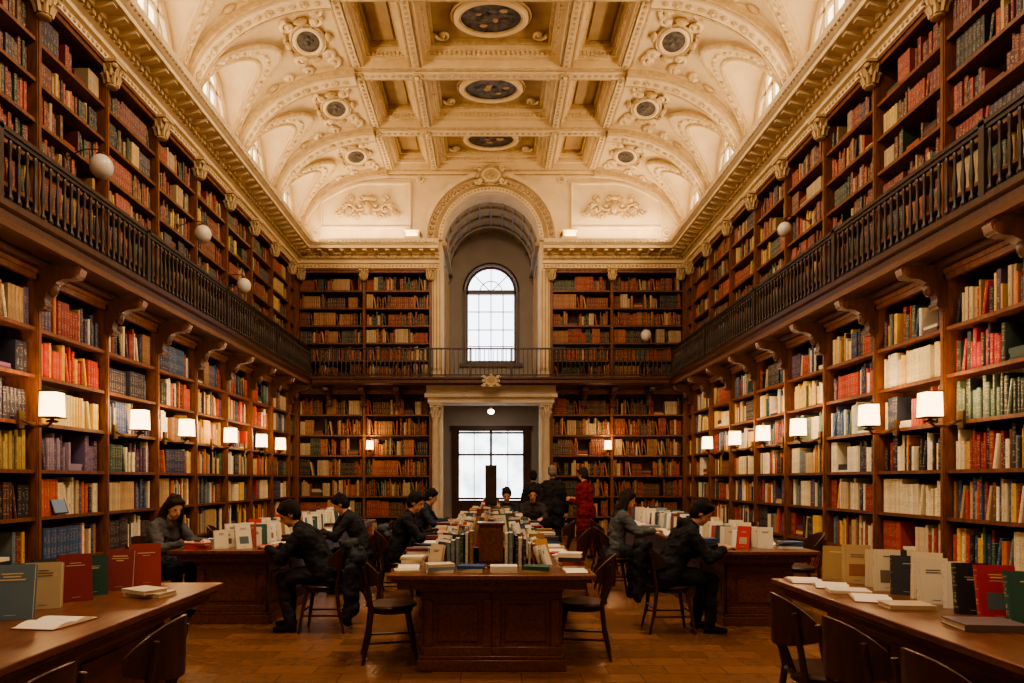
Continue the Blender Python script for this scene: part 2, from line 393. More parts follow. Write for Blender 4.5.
# ------------------------------------------------------------------ vault
HW=.80; PH=1.42
BAYS=[]
for i in range(len(ribs)-1):
    BAYS.append(((ribs[i]+ribs[i+1])/2,min(HW,(ribs[i]-ribs[i+1])/2-.22)))
ys=set([YF,YB])
for yc,hw in BAYS:
    for k in range(-14,15): ys.add(round(yc+hw*math.sin(pi/2*k/14),4))
    ys.add(round(yc-hw-.004,4)); ys.add(round(yc+hw+.004,4))
ys=sorted(ys)
def pen(y):
    for yc,hw in BAYS:
        d=(y-yc)/hw
        if abs(d)<=1: return ZC+PH*math.sqrt(max(0,1-d*d))
    return ZC
mb=MB()
NX=34
for sx in (-1,1):
    xs=[XK+A*math.sin(pi/2*k/NX) for k in range(NX+1)]
    vs=[];fs=[]
    for y in ys:
        for x in xs: vs.append((sx*x,y,max(main(x),pen(y))))
    n=len(xs)
    for j in range(len(ys)-1):
        for i in range(n-1): fs.append((j*n+i,j*n+i+1,(j+1)*n+i+1,(j+1)*n+i))
    mb.add(vs,fs,0)
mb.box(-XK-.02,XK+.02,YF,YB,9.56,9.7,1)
def frame(mb,x0,x1,y0,y1,w,z0,z1,mat):
    mb.box(x0,x1,y0,y0+w,z0,z1,mat); mb.box(x0,x1,y1-w,y1,z0,z1,mat)
    mb.box(x0,x0+w,y0+w,y1-w,z0,z1,mat); mb.box(x1-w,x1,y0+w,y1-w,z0,z1,mat)
def dentils(mb,x0,x1,y0,y1,z,st=.1,sz=.03,mat=2):
    nx=max(2,int((x1-x0)/st)); ny=max(2,int((y1-y0)/st))
    for k in range(nx):
        x=x0+(k+.5)*(x1-x0)/nx
        for y in (y0,y1): mb.box(x-sz,x+sz,y-.025,y+.025,z-.03,z+.03,mat)
    for k in range(ny):
        y=y0+(k+.5)*(y1-y0)/ny
        for x in (x0,x1): mb.box(x-.025,x+.025,y-sz,y+sz,z-.03,z+.03,mat)
for x in (-2.5,-1.4,1.4,2.5):
    mb.box(x-.13,x+.13,YF,YB,ZT-.0,9.58,0); mb.box(x-.07,x+.07,YF,YB,ZT-.05,ZT,0)
    for sx in (-1,1): mb.box(x+sx*.105-.018,x+sx*.105+.018,YF,YB,ZT-.025,ZT,2)
    for k in range(int((YB-YF)/.13)):
        mb.ell((x,YF+.06+k*.13,ZT-.055),(.035,.045,.022),2,None,6,4)
for y in ribs:
    mb.box(-2.6,2.6,y-.18,y+.18,ZT-.04,9.58,0); mb.box(-2.6,2.6,y-.10,y+.10,ZT-.09,ZT-.04,0)
    for sy in (-1,1): mb.box(-2.6,2.6,y+sy*.145-.02,y+sy*.145+.02,ZT-.07,ZT-.04,2)
    for k in range(40):
        mb.ell((-2.5+k*5/39,y,ZT-.095),(.045,.04,.022),2,None,6,4)
    for x in (-2.5,-1.4,1.4,2.5):
        for k in range(8):
            a=2*pi*k/8; mb.ell((x+.075*math.cos(a),y+.075*math.sin(a),ZT-.10),(.04,.04,.03),2,None,6,4)
        mb.ell((x,y,ZT-.12),(.045,.045,.045),0,None,8,5)
def volute(mb,T,r=.16,th=.03,turn=2.2,mat=0,sx=1,sy=1):
    T=T@Matrix.Diagonal((sx,sy,1,1)); n=int(turn*12)
    mb.tube([(r*math.exp(-.2*t)*math.cos(t),r*math.exp(-.2*t)*math.sin(t),0) for t in [2*pi*turn*j/n for j in range(n)]],[th*(1-.5*j/n) for j in range(n)],6,mat,T)
    mb.ell((0,0,0),(th*1.3,th*1.3,th*1.3),mat,T,7,5)
for i in range(len(ribs)-1):
    y0,y1=ribs[i+1]+.18,ribs[i]-.18
    cells=[(-1.27,1.27,y0,y1,1)]
    for sx in (-1,1):
        xa,xb=sorted((sx*1.53,sx*2.37))
        cells+= [(xa,xb,y0,y1,0)]
    for (xa,xb,ya,yb,big) in cells:
        w=.09 if big else .07
        frame(mb,xa,xb,ya,yb,w,ZT+.10,9.57,0); dentils(mb,xa+w+.01,xb-w-.01,ya+w+.01,yb-w-.01,ZT+.17,.09 if big else .07,.026,0)
        frame(mb,xa+w,xb-w,ya+w,yb-w,w*.9,ZT+.2,9.57,0)
        frame(mb,xa+2*w,xb-2*w,ya+2*w,yb-2*w,w*.6,ZT+.27,9.57,2)
        if not big:
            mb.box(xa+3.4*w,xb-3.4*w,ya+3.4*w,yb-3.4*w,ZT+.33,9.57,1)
    yc=(y0+y1)/2; rx,ry=.60,.43
    for (k,r,zz,m) in ((1.0,.055,9.48,0),(1.14,.022,9.52,2),(.90,.02,9.47,2)):
        mb.tube([(rx*k*math.cos(a),yc+ry*k*math.sin(a),zz) for a in [2*pi*j/40 for j in range(40)]],r,6,m,None,True)
    mb.lathe([(.90,0),(.90,.03)],36,3,Matrix.Translation((0,yc,9.49))@Matrix.Diagonal((rx,ry,1,1)))
    for j in range(11):
        a=2*pi*j/11+i; q=R.uniform(.08,.34); mb.ell((q*math.cos(a),yc+q*.7*math.sin(a),9.485),(R.uniform(.05,.12),R.uniform(.03,.07),.02),3 if j%3 else 1,None,7,4)
    for sx in (-1,1):
        for sy in (-1,1):
            T=Matrix.Translation((sx*.86,yc+sy*.48,9.50))@Matrix.Diagonal((sx,sy,1,1))
            volute(mb,T,.15,.034,1.9,0)
def strip(mb,sx,y0,y1,o0,o1,mat,ph0=0,ph1=pi/2,N=26):
    vs=[];fs=[]
    for k in range(N+1):
        ph=ph0+(ph1-ph0)*k/N
        px=XK+A*math.sin(ph); pz=ZC+(ZT-ZC)*math.cos(ph)
        nx,nz=-math.sin(ph)*(ZT-ZC),-math.cos(ph)*A
        l=math.hypot(nx,nz); nx/=l;nz/=l
        for o in (o0,o1):
            for y in (y0,y1): vs.append((sx*(px+nx*o),y,pz+nz*o))
    for k in range(N):
        a=4*k;b=4*k+4
        for (i,j) in ((0,1),(1,3),(3,2),(2,0)): fs.append((a+i,a+j,b+j,b+i))
    fs.append((0,1,3,2)); e=4*N; fs.append((e,e+2,e+3,e+1)); mb.add(vs,fs,mat)
def coveM(sx,x,y,off=0):
    ph=math.asin((x-XK)/A); pz=ZC+(ZT-ZC)*math.cos(ph)
    nx,nz=-math.sin(ph)*(ZT-ZC),-math.cos(ph)*A; l=math.hypot(nx,nz); n=Vector((sx*nx/l,0,nz/l))
    t=Vector((0,1,0)).cross(n)
    if t.z<0: t=-t
    M=Matrix.Identity(4)
    s=t.cross(n)
    for r in range(3): M[r][0]=s[r];M[r][1]=t[r];M[r][2]=n[r];M[r][3]=(sx*x,y,pz)[r]+n[r]*off
    return M
def cartouche(mb,M,sc=1,dark=3):
    E=lambda k:[(.34*sc*k*math.cos(a),.24*sc*k*math.sin(a),0.03) for a in [2*pi*j/30 for j in range(30)]]
    mb.tube(E(1.0),.045*sc,6,0,M,True); mb.tube(E(1.28),.026*sc,5,2,M,True)
    mb.lathe([(.98,-.06),(.98,.035)],28,dark,M@Matrix.Diagonal((.34*sc,.24*sc,1,1)))
    for j in range(12):
        a=2*pi*j/12; mb.ell((.34*sc*1.14*math.cos(a),.24*sc*1.14*math.sin(a),.03),(.03*sc,.03*sc,.025*sc),2,M,6,4)
    for (ex,ey,er) in ((-.08,.02,.07),(.06,-.04,.08),(.02,.07,.05)): mb.ell((ex*sc,ey*sc,.035),(er*sc,er*.7*sc,.02*sc),3 if dark==3 else 1,M,8,5)
    for a in (-1,1):
        for b in (-1,1):
            volute(mb,M@Matrix.Translation((a*.46*sc,b*.24*sc,.03)),.16*sc,.045*sc,1.8,0,a,b)
        mb.ell((0,a*.37*sc,.03),(.13*sc,.06*sc,.06*sc),2,M,8,5); mb.ell((a*.53*sc,0,.03),(.07*sc,.13*sc,.06*sc),2,M,8,5)
    for a in (-1,1):
        for k in range(3):
            mb.ell((a*(.1+.09*k)*sc,-(.40-.02*k)*sc,.03),(.05*sc,.035*sc,.04*sc),2,M,6,4)
for y in ribs:
    for sx in (-1,1):
        strip(mb,sx,y-.19,y+.19,-.02,.14,0); strip(mb,sx,y-.12,y+.12,.08,.20,0)
        strip(mb,sx,y-.21,y-.17,.08,.18,2); strip(mb,sx,y+.17,y+.21,.08,.18,2)
        for k in range(1,17):
            ph=pi/2*k/17.5; x=XK+A*math.sin(ph)
            M=coveM(sx,x,y,.21)
            if k%3==2:
                for j in range(6):
                    a=2*pi*j/6; mb.ell((.05*math.cos(a),.05*math.sin(a),0),(.035,.035,.02),2,M,6,4)
                mb.ell((0,0,.01),(.03,.03,.03),0,M,6,4)
            else: mb.ell((0,0,0),(.05,.065,.026),2,M,6,4)
def arcpt(sx,yc,hw,off,th,inn):
    z=min(ZC+PH*math.sin(th)*off,ZT-.04); dy=hw*math.cos(th)*off
    u=math.sqrt(max(0,1-((z-ZC)/(ZT-ZC))**2)); x=XK+A*u
    ph=math.asin(min(1,u)); nx,nz=-math.sin(ph)*(ZT-ZC),-math.cos(ph)*A; l=math.hypot(nx,nz)
    return (sx*(x+nx/l*inn),yc+dy,z+nz/l*inn)
for bi,(yc,hw) in enumerate(BAYS):
    for sx in (-1,1):
        TH=[pi*k/32 for k in range(33)]
        vs=[];fs=[]
        for th in TH:
            for off,inn in ((1.0,-.03),(1.0,.09),(1.13,.09),(1.13,-.03)): vs.append(arcpt(sx,yc,hw,off,th,inn))
        for k in range(32):
            a=4*k;b=a+4
            for i,j in ((0,1),(1,2),(2,3),(3,0)): fs.append((a+i,a+j,b+j,b+i))
        mb.add(vs,fs,0)
        mb.tube([arcpt(sx,yc,hw,1.0,th,.08) for th in TH],.042,6,2)
        mb.tube([arcpt(sx,yc,hw,1.14,th,.08) for th in TH],.042,6,2)
        for k in range(1,32):
            mb.ell(arcpt(sx,yc,hw,1.065,TH[k],.10),(.036,.036,.036),2 if k%2 else 0,None,6,4)
        cartouche(mb,coveM(sx,XK+.62,yc,.02),.95)
        for a in (-1,1):
            for (xx,rr,dd) in ((XK+.34,.16,.66),(XK+.86,.14,.78),(XK+1.22,.12,.80)):
                volute(mb,coveM(sx,xx,yc+a*dd,.03),rr,.045,1.7,0,a,1)
            mb.ell((0,0,0),(.06,.12,.05),2,coveM(sx,XK+1.5,yc+a*.84,.03),7,5)
mb.build('ceiling',[PLAS,PLASD,PLASG,PAINT],smooth=40)
wi=3
for yc,hw in BAYS:
    for sx in (-1,1):
        mb=MB(); x=sx*4.93
        arc=[(x,yc+hw*math.cos(pi*k/24),ZC+PH*math.sin(pi*k/24)) for k in range(25)]
        mb.add(arc,[tuple(range(25))],0)
        mb.tube([(sx*4.88,yc+(hw-.04)*math.cos(pi*k/24),ZC+(PH-.05)*math.sin(pi*k/24)) for k in range(25)],.06,6,1)
        mb.tube([(sx*4.88,yc+(hw-.2)*math.cos(pi*k/24),ZC+(PH-.35)*math.sin(pi*k/24)) for k in range(25)],.03,6,1)
        for dy in (-.3,0,.3):
            h=PH*math.sqrt(1-(dy/hw)**2); mb.box(min(sx*4.86,sx*4.91),max(sx*4.86,sx*4.91),yc+dy-.025,yc+dy+.025,ZC,ZC+h,1)
        for zz in (.5,1.0):
            w=hw*math.sqrt(1-(zz/PH)**2); mb.box(min(sx*4.86,sx*4.91),max(sx*4.86,sx*4.91),yc-w,yc+w,ZC+zz-.025,ZC+zz+.025,1)
        mb.build('window_%d'%wi,[DAYL,PLAS]); wi+=1

# ------------------------------------------------------------------ back wall with arch niche + portal
def arch_wall(mb,x0,x1,y0,y1,zb,ztop,hw,o0,spring,mat=0,N=24,archk=1.0):
    zt=ztop if callable(ztop) else (lambda x:ztop)
    cols=sorted(set([x0+(x1-x0)*k/40 for k in range(41)]+[hw*math.cos(pi*k/N) for k in range(N+1)]))
    def low(x): return spring+archk*math.sqrt(max(0,hw*hw-x*x))
    for a,b in zip(cols[:-1],cols[1:]):
        m=(a+b)/2
        if abs(m)<hw:
            if o0>zb: mb.box(a,b,y0,y1,zb,o0,mat)
            la,lb=low(a),low(b)
        else: la=lb=zb
        ta,tb=zt(a),zt(b)
        for y,fl in ((y0,0),(y1,1)):
            mb.add([(a,y,la),(b,y,lb),(b,y,tb),(a,y,ta)],[(0,1,2,3)],mat)
        if abs(m)<hw: mb.add([(a,y0,la),(b,y0,lb),(b,y1,lb),(a,y1,la)],[(0,1,2,3)],mat)
    mb.add([(-hw,y0,o0),(-hw,y1,o0),(-hw,y1,spring),(-hw,y0,spring)],[(0,1,2,3)],mat)
    mb.add([(hw,y0,o0),(hw,y1,o0),(hw,y1,spring),(hw,y0,spring)],[(0,1,2,3)],mat)
mb=MB()
mb.box(-5.2,-1.5,YB+.29,YB+.45,0,7.36,0); mb.box(1.5,5.2,YB+.29,YB+.45,0,7.36,0)
for sx in (-1,1):
    a,b=sorted((sx*1.2,sx*1.5)); mb.box(a,b,YB-.05,YB+.45,GZ1,7.36,0)
    a,b=sorted((sx*1.22,sx*1.5)); mb.box(a,b,YB-.05,YB+.45,0,3.5,0)
    for k in range(3): 
        c=sx*(1.27+.08*k); mb.box(c-.012,c+.012,YB-.07,YB-.05,GZ1+.3,6.7,1)
mb.box(-1.5,1.5,YB-.05,YB+.45,3.4,GZ1-.0,0)
arch_wall(mb,-4.9,4.9,YB-.06,YB+.45,7.36,main,1.2,7.36,7.4,0)
mb.build('wall_back',[PLAS,PLASD],smooth=25)
def annulus(mb,cz,r0,r1,y0,y1,mat,N=40):
    vs=[];fs=[]
    for k in range(N+1):
        a=pi*k/N
        for r in (r0,r1):
            for y in (y0,y1): vs.append((r*math.cos(a),y,cz+r*math.sin(a)))
    for k in range(N):
        a=4*k;b=a+4
        for i,j in ((0,1),(1,3),(3,2),(2,0)): fs.append((a+i,a+j,b+j,b+i))
    fs+= [(0,1,3,2),(4*N,4*N+1,4*N+3,4*N+2)]; mb.add(vs,fs,mat)
mb=MB()
annulus(mb,7.42,1.2,1.30,YB-.20,YB-.05,0); annulus(mb,7.42,1.30,1.42,YB-.12,YB-.05,1); annulus(mb,7.42,1.42,1.58,YB-.09,YB-.05,0); annulus(mb,7.42,1.58,1.68,YB-.24,YB-.05,0)
for k in range(36):
    a=pi*(k+.5)/36; mb.ell((1.5*math.cos(a),YB-.11,7.42+1.5*math.sin(a)),(.055,.045,.055),2,None,6,4)
for k in range(44):
    a=pi*(k+.5)/44; mb.ell((1.25*math.cos(a),YB-.21,7.42+1.25*math.sin(a)),(.03,.02,.03),2,None,6,4)
TB=Matrix.Translation((0,YB-.24,8.98))@Matrix.Rotation(pi/2,4,'X')
cartouche(mb,TB,.62,2)
for sx in (-1,1):
    P=[]
    for k in range(13):
        x=2.0+k*2.2/12; P.append((sx*x,YB-.08,min(main(x)-.28,8.85)))
    P=[(sx*2.0,YB-.08,7.75)]+P+[(sx*4.2,YB-.08,7.75)]
    mb.tube(P,.045,6,0,None,True)
    Tc=Matrix.Translation((sx*3.05,YB-.09,8.22))@Matrix.Rotation(pi/2,4,'X')
    for a in (-1,1):
        for i,(dx,dz,r) in enumerate(((.18,.08,.16),(.44,-.02,.17),(.68,-.08,.12),(.30,-.2,.10),(.12,.28,.09),(.42,.24,.10),(.55,.1,.09))):
            volute(mb,Tc@Matrix.Translation((a*dx,dz,0)),r,.040,1.8,2,a,1 if i%2 else -1)
        for k in range(7): mb.ell((a*(.08+.11*k),-.16+.05*math.sin(k*1.4),.01),(.05,.035,.04),2,Tc,6,4)
    mb.ell((0,.02,.03),(.09,.16,.08),2,Tc,8,6); mb.ell((0,.25,.03),(.12,.06,.06),2,Tc,8,6)
    for (x,z) in ((1.75,8.95),(4.35,7.62)):
        T=Matrix.Translation((sx*x,YB-.09,z))@Matrix.Rotation(pi/2,4,'X')
        for j in range(8):
            a=2*pi*j/8; mb.ell((.08*math.cos(a),.08*math.sin(a),0),(.045,.045,.025),0,T,6,4)
        mb.ell((0,0,.02),(.05,.05,.04),2,T,7,5)
for off,r in ((.09,.045),(.2,.025)):
    for sx in (-1,1):
        mb.tube([(sx*(XK+A*math.sin(pi/2*k/24)*(1-off*.25)),YB-.09,ZC+(ZT-ZC)*math.cos(pi/2*k/24)*(1)-off) for k in range(24)],r,6,0)
    mb.box(-XK,XK,YB-.12,YB-.05,ZT-off-r,ZT-off+r,0)
mb.build('tympanum_relief',[PLAS,PLASD,PLASG,PLAS])
for sx in (-1,1):
    mb=MB(); a,b=sorted((sx*1.72,sx*2.1)); mb.box(a,b,YB-.42,YB-.06,7.36,7.42); mb.box(a+.03,b-.03,YB-.38,YB-.06,7.42,7.56); mb.box(a,b,YB-.42,YB-.06,7.56,7.6)
    mb.build('cornice_pedestal',[PLAS],bevel=.01)
mb=MB()
NY=19.6
mb.box(-1.5,-1.2,YB+.45,NY,GZ1,7.5,0); mb.box(1.2,1.5,YB+.45,NY,GZ1,7.5,0); mb.box(-1.5,1.5,YB+.45,NY+.3,GZ0,GZ1,0)
vs=[];fs=[]
for k in range(25):
    a=pi*k/24
    for y in (YB+.45,NY): vs.append((1.2*math.cos(a),y,7.4+1.2*math.sin(a)))
for k in range(24): fs.append((2*k,2*k+1,2*k+3,2*k+2))
mb.add(vs,fs,1)
for y in (YB+.8,YB+1.4,YB+2.0):
    pts=[(1.17*math.cos(pi*k/24),y,7.4+1.17*math.sin(pi*k/24)) for k in range(25)]; mb.tube(pts,.05,6,0)
for k in range(1,12):
    a=pi*k/12; mb.tube([(1.18*math.cos(a),YB+.45,7.4+1.18*math.sin(a)),(1.18*math.cos(a),NY,7.4+1.18*math.sin(a))],.03,5,0)
for sx in (-1,1):
    a,b=sorted((sx*1.1,sx*1.2)); mb.box(a,b,YB-.1,NY,7.3,7.4,1)
    for (ya,yb) in ((YB+.7,YB+1.3),(YB+1.6,YB+2.2)):
        c,d=sorted((sx*1.17,sx*1.2)); 
        mb.box(c,d,ya,yb,4.3,4.34,1);mb.box(c,d,ya,yb,7.0,7.04,1);mb.box(c,d,ya,ya+.04,4.3,7.04,1);mb.box(c,d,yb-.04,yb,4.3,7.04,1)
arch_wall(mb,-1.5,1.5,NY,NY+.3,GZ1,8.9,.72,4.85,6.92,0,24)
mb.build('niche_walls',[GREY,PLASD],smooth=25)
mb=MB()
arc=[(.72*math.cos(pi*k/24),NY+.2,6.92+.72*math.sin(pi*k/24)) for k in range(25)]
mb.add([(.72,NY+.2,4.85)]+arc+[(-.72,NY+.2,4.85)],[tuple(range(27))],0)
mb.tube([(.70*math.cos(pi*k/24),NY+.1,6.92+.70*math.sin(pi*k/24)) for k in range(25)],.045,8,1)
mb.tube([(.78*math.cos(pi*k/24),NY-.02,6.92+.78*math.sin(pi*k/24)) for k in range(25)],.035,8,1)
for sx in (-1,1):
    a,b=sorted((sx*.66,sx*.74)); mb.box(a,b,NY+.02,NY+.15,4.85,6.92,1)
    a,b=sorted((sx*.74,sx*.81)); mb.box(a,b,NY-.05,NY,4.75,6.92,1)
mb.box(-.72,.72,NY+.02,NY+.15,4.85,4.93,1); mb.box(-.72,.72,NY+.02,NY+.15,6.84,6.96,1); mb.box(-.9,.9,NY-.1,NY+.1,4.74,4.84,1)
for x in (-.35,0,.35): mb.box(x-.014,x+.014,NY+.09,NY+.13,4.9,6.9,1)
for z in (5.35,5.83,6.35): mb.box(-.65,.65,NY+.09,NY+.13,z-.012,z+.012,1)
for a in (pi/4,pi/2,3*pi/4): mb.tube([(0,NY+.11,6.92),(.68*math.cos(a),NY+.11,6.92+.68*math.sin(a))],.014,5,1)
mb.tube([(.32*math.cos(pi*k/12),NY+.11,6.92+.32*math.sin(pi*k/12)) for k in range(13)],.014,5,1)
mb.build('window_1',[DAY,WOODD])
mb=MB()
VY=20.2
mb.box(-2.1,-1.9,YB+.45,VY,0,3.7,0); mb.box(1.9,2.1,YB+.45,VY,0,3.7,0); mb.box(-2.1,2.1,YB+.45,VY+.2,3.68,GZ0,0)
mb.box(-2.1,-1.0,VY,VY+.2,0,3.7,0); mb.box(1.0,2.1,VY,VY+.2,0,3.7,0); mb.box(-1.0,1.0,VY,VY+.2,2.95,3.7,0)
mb.box(-1.9,1.9,VY-.05,VY,3.1,3.2,0)
for sx in (-1,1):
    a,b=sorted((sx*1.35,sx*1.55)); mb.box(a,b,VY-.06,VY,0,3.1,0)
mb.build('vestibule_walls',[GREY],smooth=0)
mb=MB()
mb.box(-1.0,1.0,VY+.12,VY+.14,0,2.95,0)
for x in (-.98,0,.98): mb.box(x-.035,x+.035,VY+.02,VY+.12,0,2.95,1)
for z in (.06,.95,2.25,2.9): mb.box(-1,1,VY+.03,VY+.11,z-.03,z+.03,1)
mb.box(-1,1,VY+.04,VY+.1,.05,.9,1)
for x in (-.5,.5): mb.box(x-.012,x+.012,VY+.05,VY+.1,.9,2.95,1)
for sx in (-1,1):
    a,b=sorted((sx*1.0,sx*1.16)); mb.box(a,b,VY-.05,VY+.02,0,3.1,1)
mb.box(-1.2,1.2,VY-.06,VY+.02,2.95,3.1,1)
for sx in (-1,1): mb.lathe([(.012,0),(.012,.3)],8,2,Matrix.Translation((sx*.1,VY-.0,1.0)))
mb.build('door_1',[DOORG,WOODD,BRASS])
mb=MB()
for sx in (-1,1):
    T=Matrix.Translation((sx*1.36,YB-.14,0))
    mb.box(-.15,.15,-.12,.1,0,.22,0,T); mb.lathe([(.11,.22),(.13,.25),(.10,.3),(.10,1.5),(.088,3.02),(.10,3.04)],14,0,T)
    capital(mb,T@Matrix.Translation((0,0,3.0)),1.55)
mb.box(-1.55,1.55,YB-.32,YB-.05,3.39,3.52,0); mb.box(-1.62,1.62,YB-.4,YB-.05,3.52,3.62,0); mb.box(-1.58,1.58,YB-.36,YB-.05,3.62,3.82,0)
for k in range(28): mb.box(-1.5+k*.108,-1.45+k*.108,YB-.43,YB-.39,3.55,3.60,0)
cartouche(mb,Matrix.Translation((0,YB-.72,3.86))@Matrix.Rotation(pi/2,4,'X'),.36,1)
mb.build('portal_surround',[STONE,PLASD,PLASG],bevel=0)
mb=MB()
mb.tube([(0,18.6,3.68),(0,18.6,3.42)],.008,6,1); mb.lathe([(.03,3.44),(.07,3.40),(.02,3.46)],12,1,Matrix.Translation((0,18.6,0))); mb.ell((0,18.6,3.36),(.09,.09,.07),0,None,14,8)
mb.build('pendant_lamp',[emat('pendant_glow',(1,.88,.7),8),BRASS])

# ------------------------------------------------------------------ wall lamps and globes
def wall_lamp(x,y,z,nx,ny,sc=1):
    ang=math.atan2(ny,nx); T=Matrix.Translation((x,y,z))@Matrix.Rotation(ang,4,'Z')@Matrix.Scale(sc,4)
    mb=MB()
    mb.box(-.34,-.31,-.04,.04,-.24,-.06,1,T); mb.tube([(-.32,0,-.15),(-.18,0,-.22),(-.05,0,-.22),(0,0,-.17)],.014,7,1,T)
    mb.lathe([(.05,-.18),(.06,-.165),(.02,-.15),(.02,-.13)],12,1,T)
    w=.092
    vs=[];
    for zz,ww in ((-.13,w),(.13,w*.93)):
        for (a,b) in ((-1,-.8),(-.8,-1),(.8,-1),(1,-.8),(1,.8),(.8,1),(-.8,1),(-1,.8)): vs.append((a*ww,b*ww,zz))
    fs=[tuple(range(8))[::-1],tuple(range(8,16))]+[(i,(i+1)%8,8+(i+1)%8,8+i) for i in range(8)]
    mb.add(vs,fs,0,T)
    for zz,ww in ((-.135,w*1.03),(.125,w*.96)):
        mb.box(-ww,ww,-ww,ww,zz,zz+.012,1,T)
    mb.build('wall_lamp',[SHADE,BRASS],loc=(x,y,z))
    l=bpy.data.lights.new('wall_lamp_bulb','POINT'); l.energy=13*sc; l.color=(1,.62,.30); l.shadow_soft_size=.05
    o=bpy.data.objects.new('wall_lamp_bulb',l); COL.objects.link(o); o.location=T@Vector((-.06,0,.22))
for d in (7.0,8.76,10.1,11.8,13.4,14.6,5.2,3.4): wall_lamp(-4.5,d,2.27,1,0)
for d in (7.0,8.13,10.0,11.3,12.6,14.2,5.2,3.4): wall_lamp(4.5,d,2.27,-1,0)
for x in (-2.95,2.85): wall_lamp(x,16.62,2.35,0,-1,.85)
def globe(x,y,z,nx,ny,rs=1):
    mb=MB(); T=Matrix.Translation((x,y,z))@Matrix.Rotation(math.atan2(ny,nx),4,'Z')
    mb.ell((0,0,0),(.125*rs,.125*rs,.14*rs),0,T,20,12)
    mb.lathe([(.05,.125*rs),(.055,.14*rs),(.02,.17)],10,1,T); mb.tube([(0,0,.16),(-.05,0,.2),(-.2,0,.2),(-.38,0,.12)],.008,6,1,T)
    mb.lathe([(.04,0),(.04,.02)],10,1,T@Matrix.Translation((-.40,0,.12))@Matrix.Rotation(pi/2,4,'Y'))
    mb.build('globe_lamp',[GLOBE,BRASS],loc=(x,y,z))
for d,z in ((7.8,5.08),(10.55,5.3),(12.3,5.0)): globe(-4.45,d,z,1,0)
globe(4.45,10.35,5.3,-1,0,.8)
globe(3.75,16.5,5.0,0,-1)

# ------------------------------------------------------------------ tables
def table(x0,x1,y0,y1,name,inset=.23):
    mb=MB()
    mb.box(x0,x1,y0,y1,.742,.78); mb.box(x0+.03,x1-.03,y0+.03,y1-.03,.715,.742); mb.box(x0+.07,x1-.07,y0+.07,y1-.07,.66,.715)
    a,b,c,d=x0+inset,x1-inset,y0+inset*.9,y1-inset*.9
    mb.box(a,b,c,d,.0,.66); mb.box(a-.05,b+.05,c-.05,d+.05,0,.09); mb.box(a-.03,b+.03,c-.03,d+.03,.09,.12); mb.box(a-.03,b+.03,c-.03,d+.03,.62,.66)
    def fr(p0,p1,axis,pos,sgn):
        t=.022
        for (u0,u1,z0,z1,tt) in ((p0,p1,.12,.19,t),(p0,p1,.56,.62,t),(p0,p0+.07,.19,.56,t),(p1-.07,p1,.19,.56,t),(p0+.11,p1-.11,.23,.52,.012)):
            q0,q1=sorted((pos,pos+sgn*tt))
            if axis=='y': mb.box(u0,u1,q0,q1,z0,z1)
            else: mb.box(q0,q1,u0,u1,z0,z1)
    w=b-a; n=max(1,round(w/.6))
    for k in range(n):
        fr(a+w*k/n,a+w*(k+1)/n,'y',c,-1); fr(a+w*k/n,a+w*(k+1)/n,'y',d,1)
    w=d-c; n=max(1,round(w/.9))
    for k in range(n):
        fr(c+w*k/n,c+w*(k+1)/n,'x',a,-1); fr(c+w*k/n,c+w*(k+1)/n,'x',b,1)
    return mb.build(name,[WOODH],bevel=.006,loc=((x0+x1)/2,(y0+y1)/2,0))
table(-.79,.80,5.15,11.8,'reading_table',.26)
table(-3.3,-2.12,6.95,12.6,'reading_table')
table(2.2,3.32,6.85,12.6,'reading_table')
table(-3.35,-1.88,1.2,4.8,'reading_table',.3)
table(2.05,3.5,1.2,5.0,'reading_table',.3)

# ------------------------------------------------------------------ books on tables
TZ=.781
def up_book(cb,x,y,yaw,lean,w,h,t,col,title=True,z=TZ):
    """hardback standing, cover faces local -y; rounded spine on local -x side"""
    M=Matrix.Translation((x,y,z))@Matrix.Rotation(yaw,4,'Z')@Matrix.Rotation(-lean,4,'X')
    c2=[q*.85 for q in col]
    cb.box(M,-w/2,w/2,0,.004,0,h,col); cb.box(M,-w/2,w/2,t-.004,t,0,h,col)
    # rounded spine
    o=len(cb.v); n=5
    for zz in (0,h):
        for k in range(n+1):
            a=pi*k/n; cb.v.append(tuple(M@Vector((-w/2-.010*math.sin(a),t/2-t/2*math.cos(a),zz))))
    for k in range(n): cb.face((o+k,o+k+1,o+n+1+k+1,o+n+1+k),(*c2,.8),[(k/n,0),((k+1)/n,0),((k+1)/n,1),(k/n,1)])
    cb.face(tuple(o+n+1+k for k in range(n+1)),c2)
    cb.box(M,-w/2+.001,w/2-.007,.004,t-.004,.004,h-.005,(.62,.54,.40))
    if title:
        lum=sum(col)/3; tc=(.12,.08,.06) if lum>.3 else (.58,.45,.25)
        if R.random()<.22:
            pc=R.choice([(.16,.12,.09),(.3,.12,.06),(.1,.14,.15),(.4,.3,.18)])
            cb.box(M,-w*.3,w*.3,-.0012,0,h*.2,h*.5,pc)
        cb.box(M,-w/2+.012,-w/2+.0145,-.0008,0,0,h,c2)   # hinge groove
        zz=h*R.uniform(.70,.84)
        for k in range(R.choice([1,2,2,3])):
            ww=w*R.uniform(.12,.32); q=R.uniform(.003,.008)
            cb.box(M,-ww,ww,-.0015,0,zz,zz+q,tc)
            zz-=h*.055
        cb.box(M,-w*.13,w*.13,-.0015,0,h*.08,h*.088,tc)
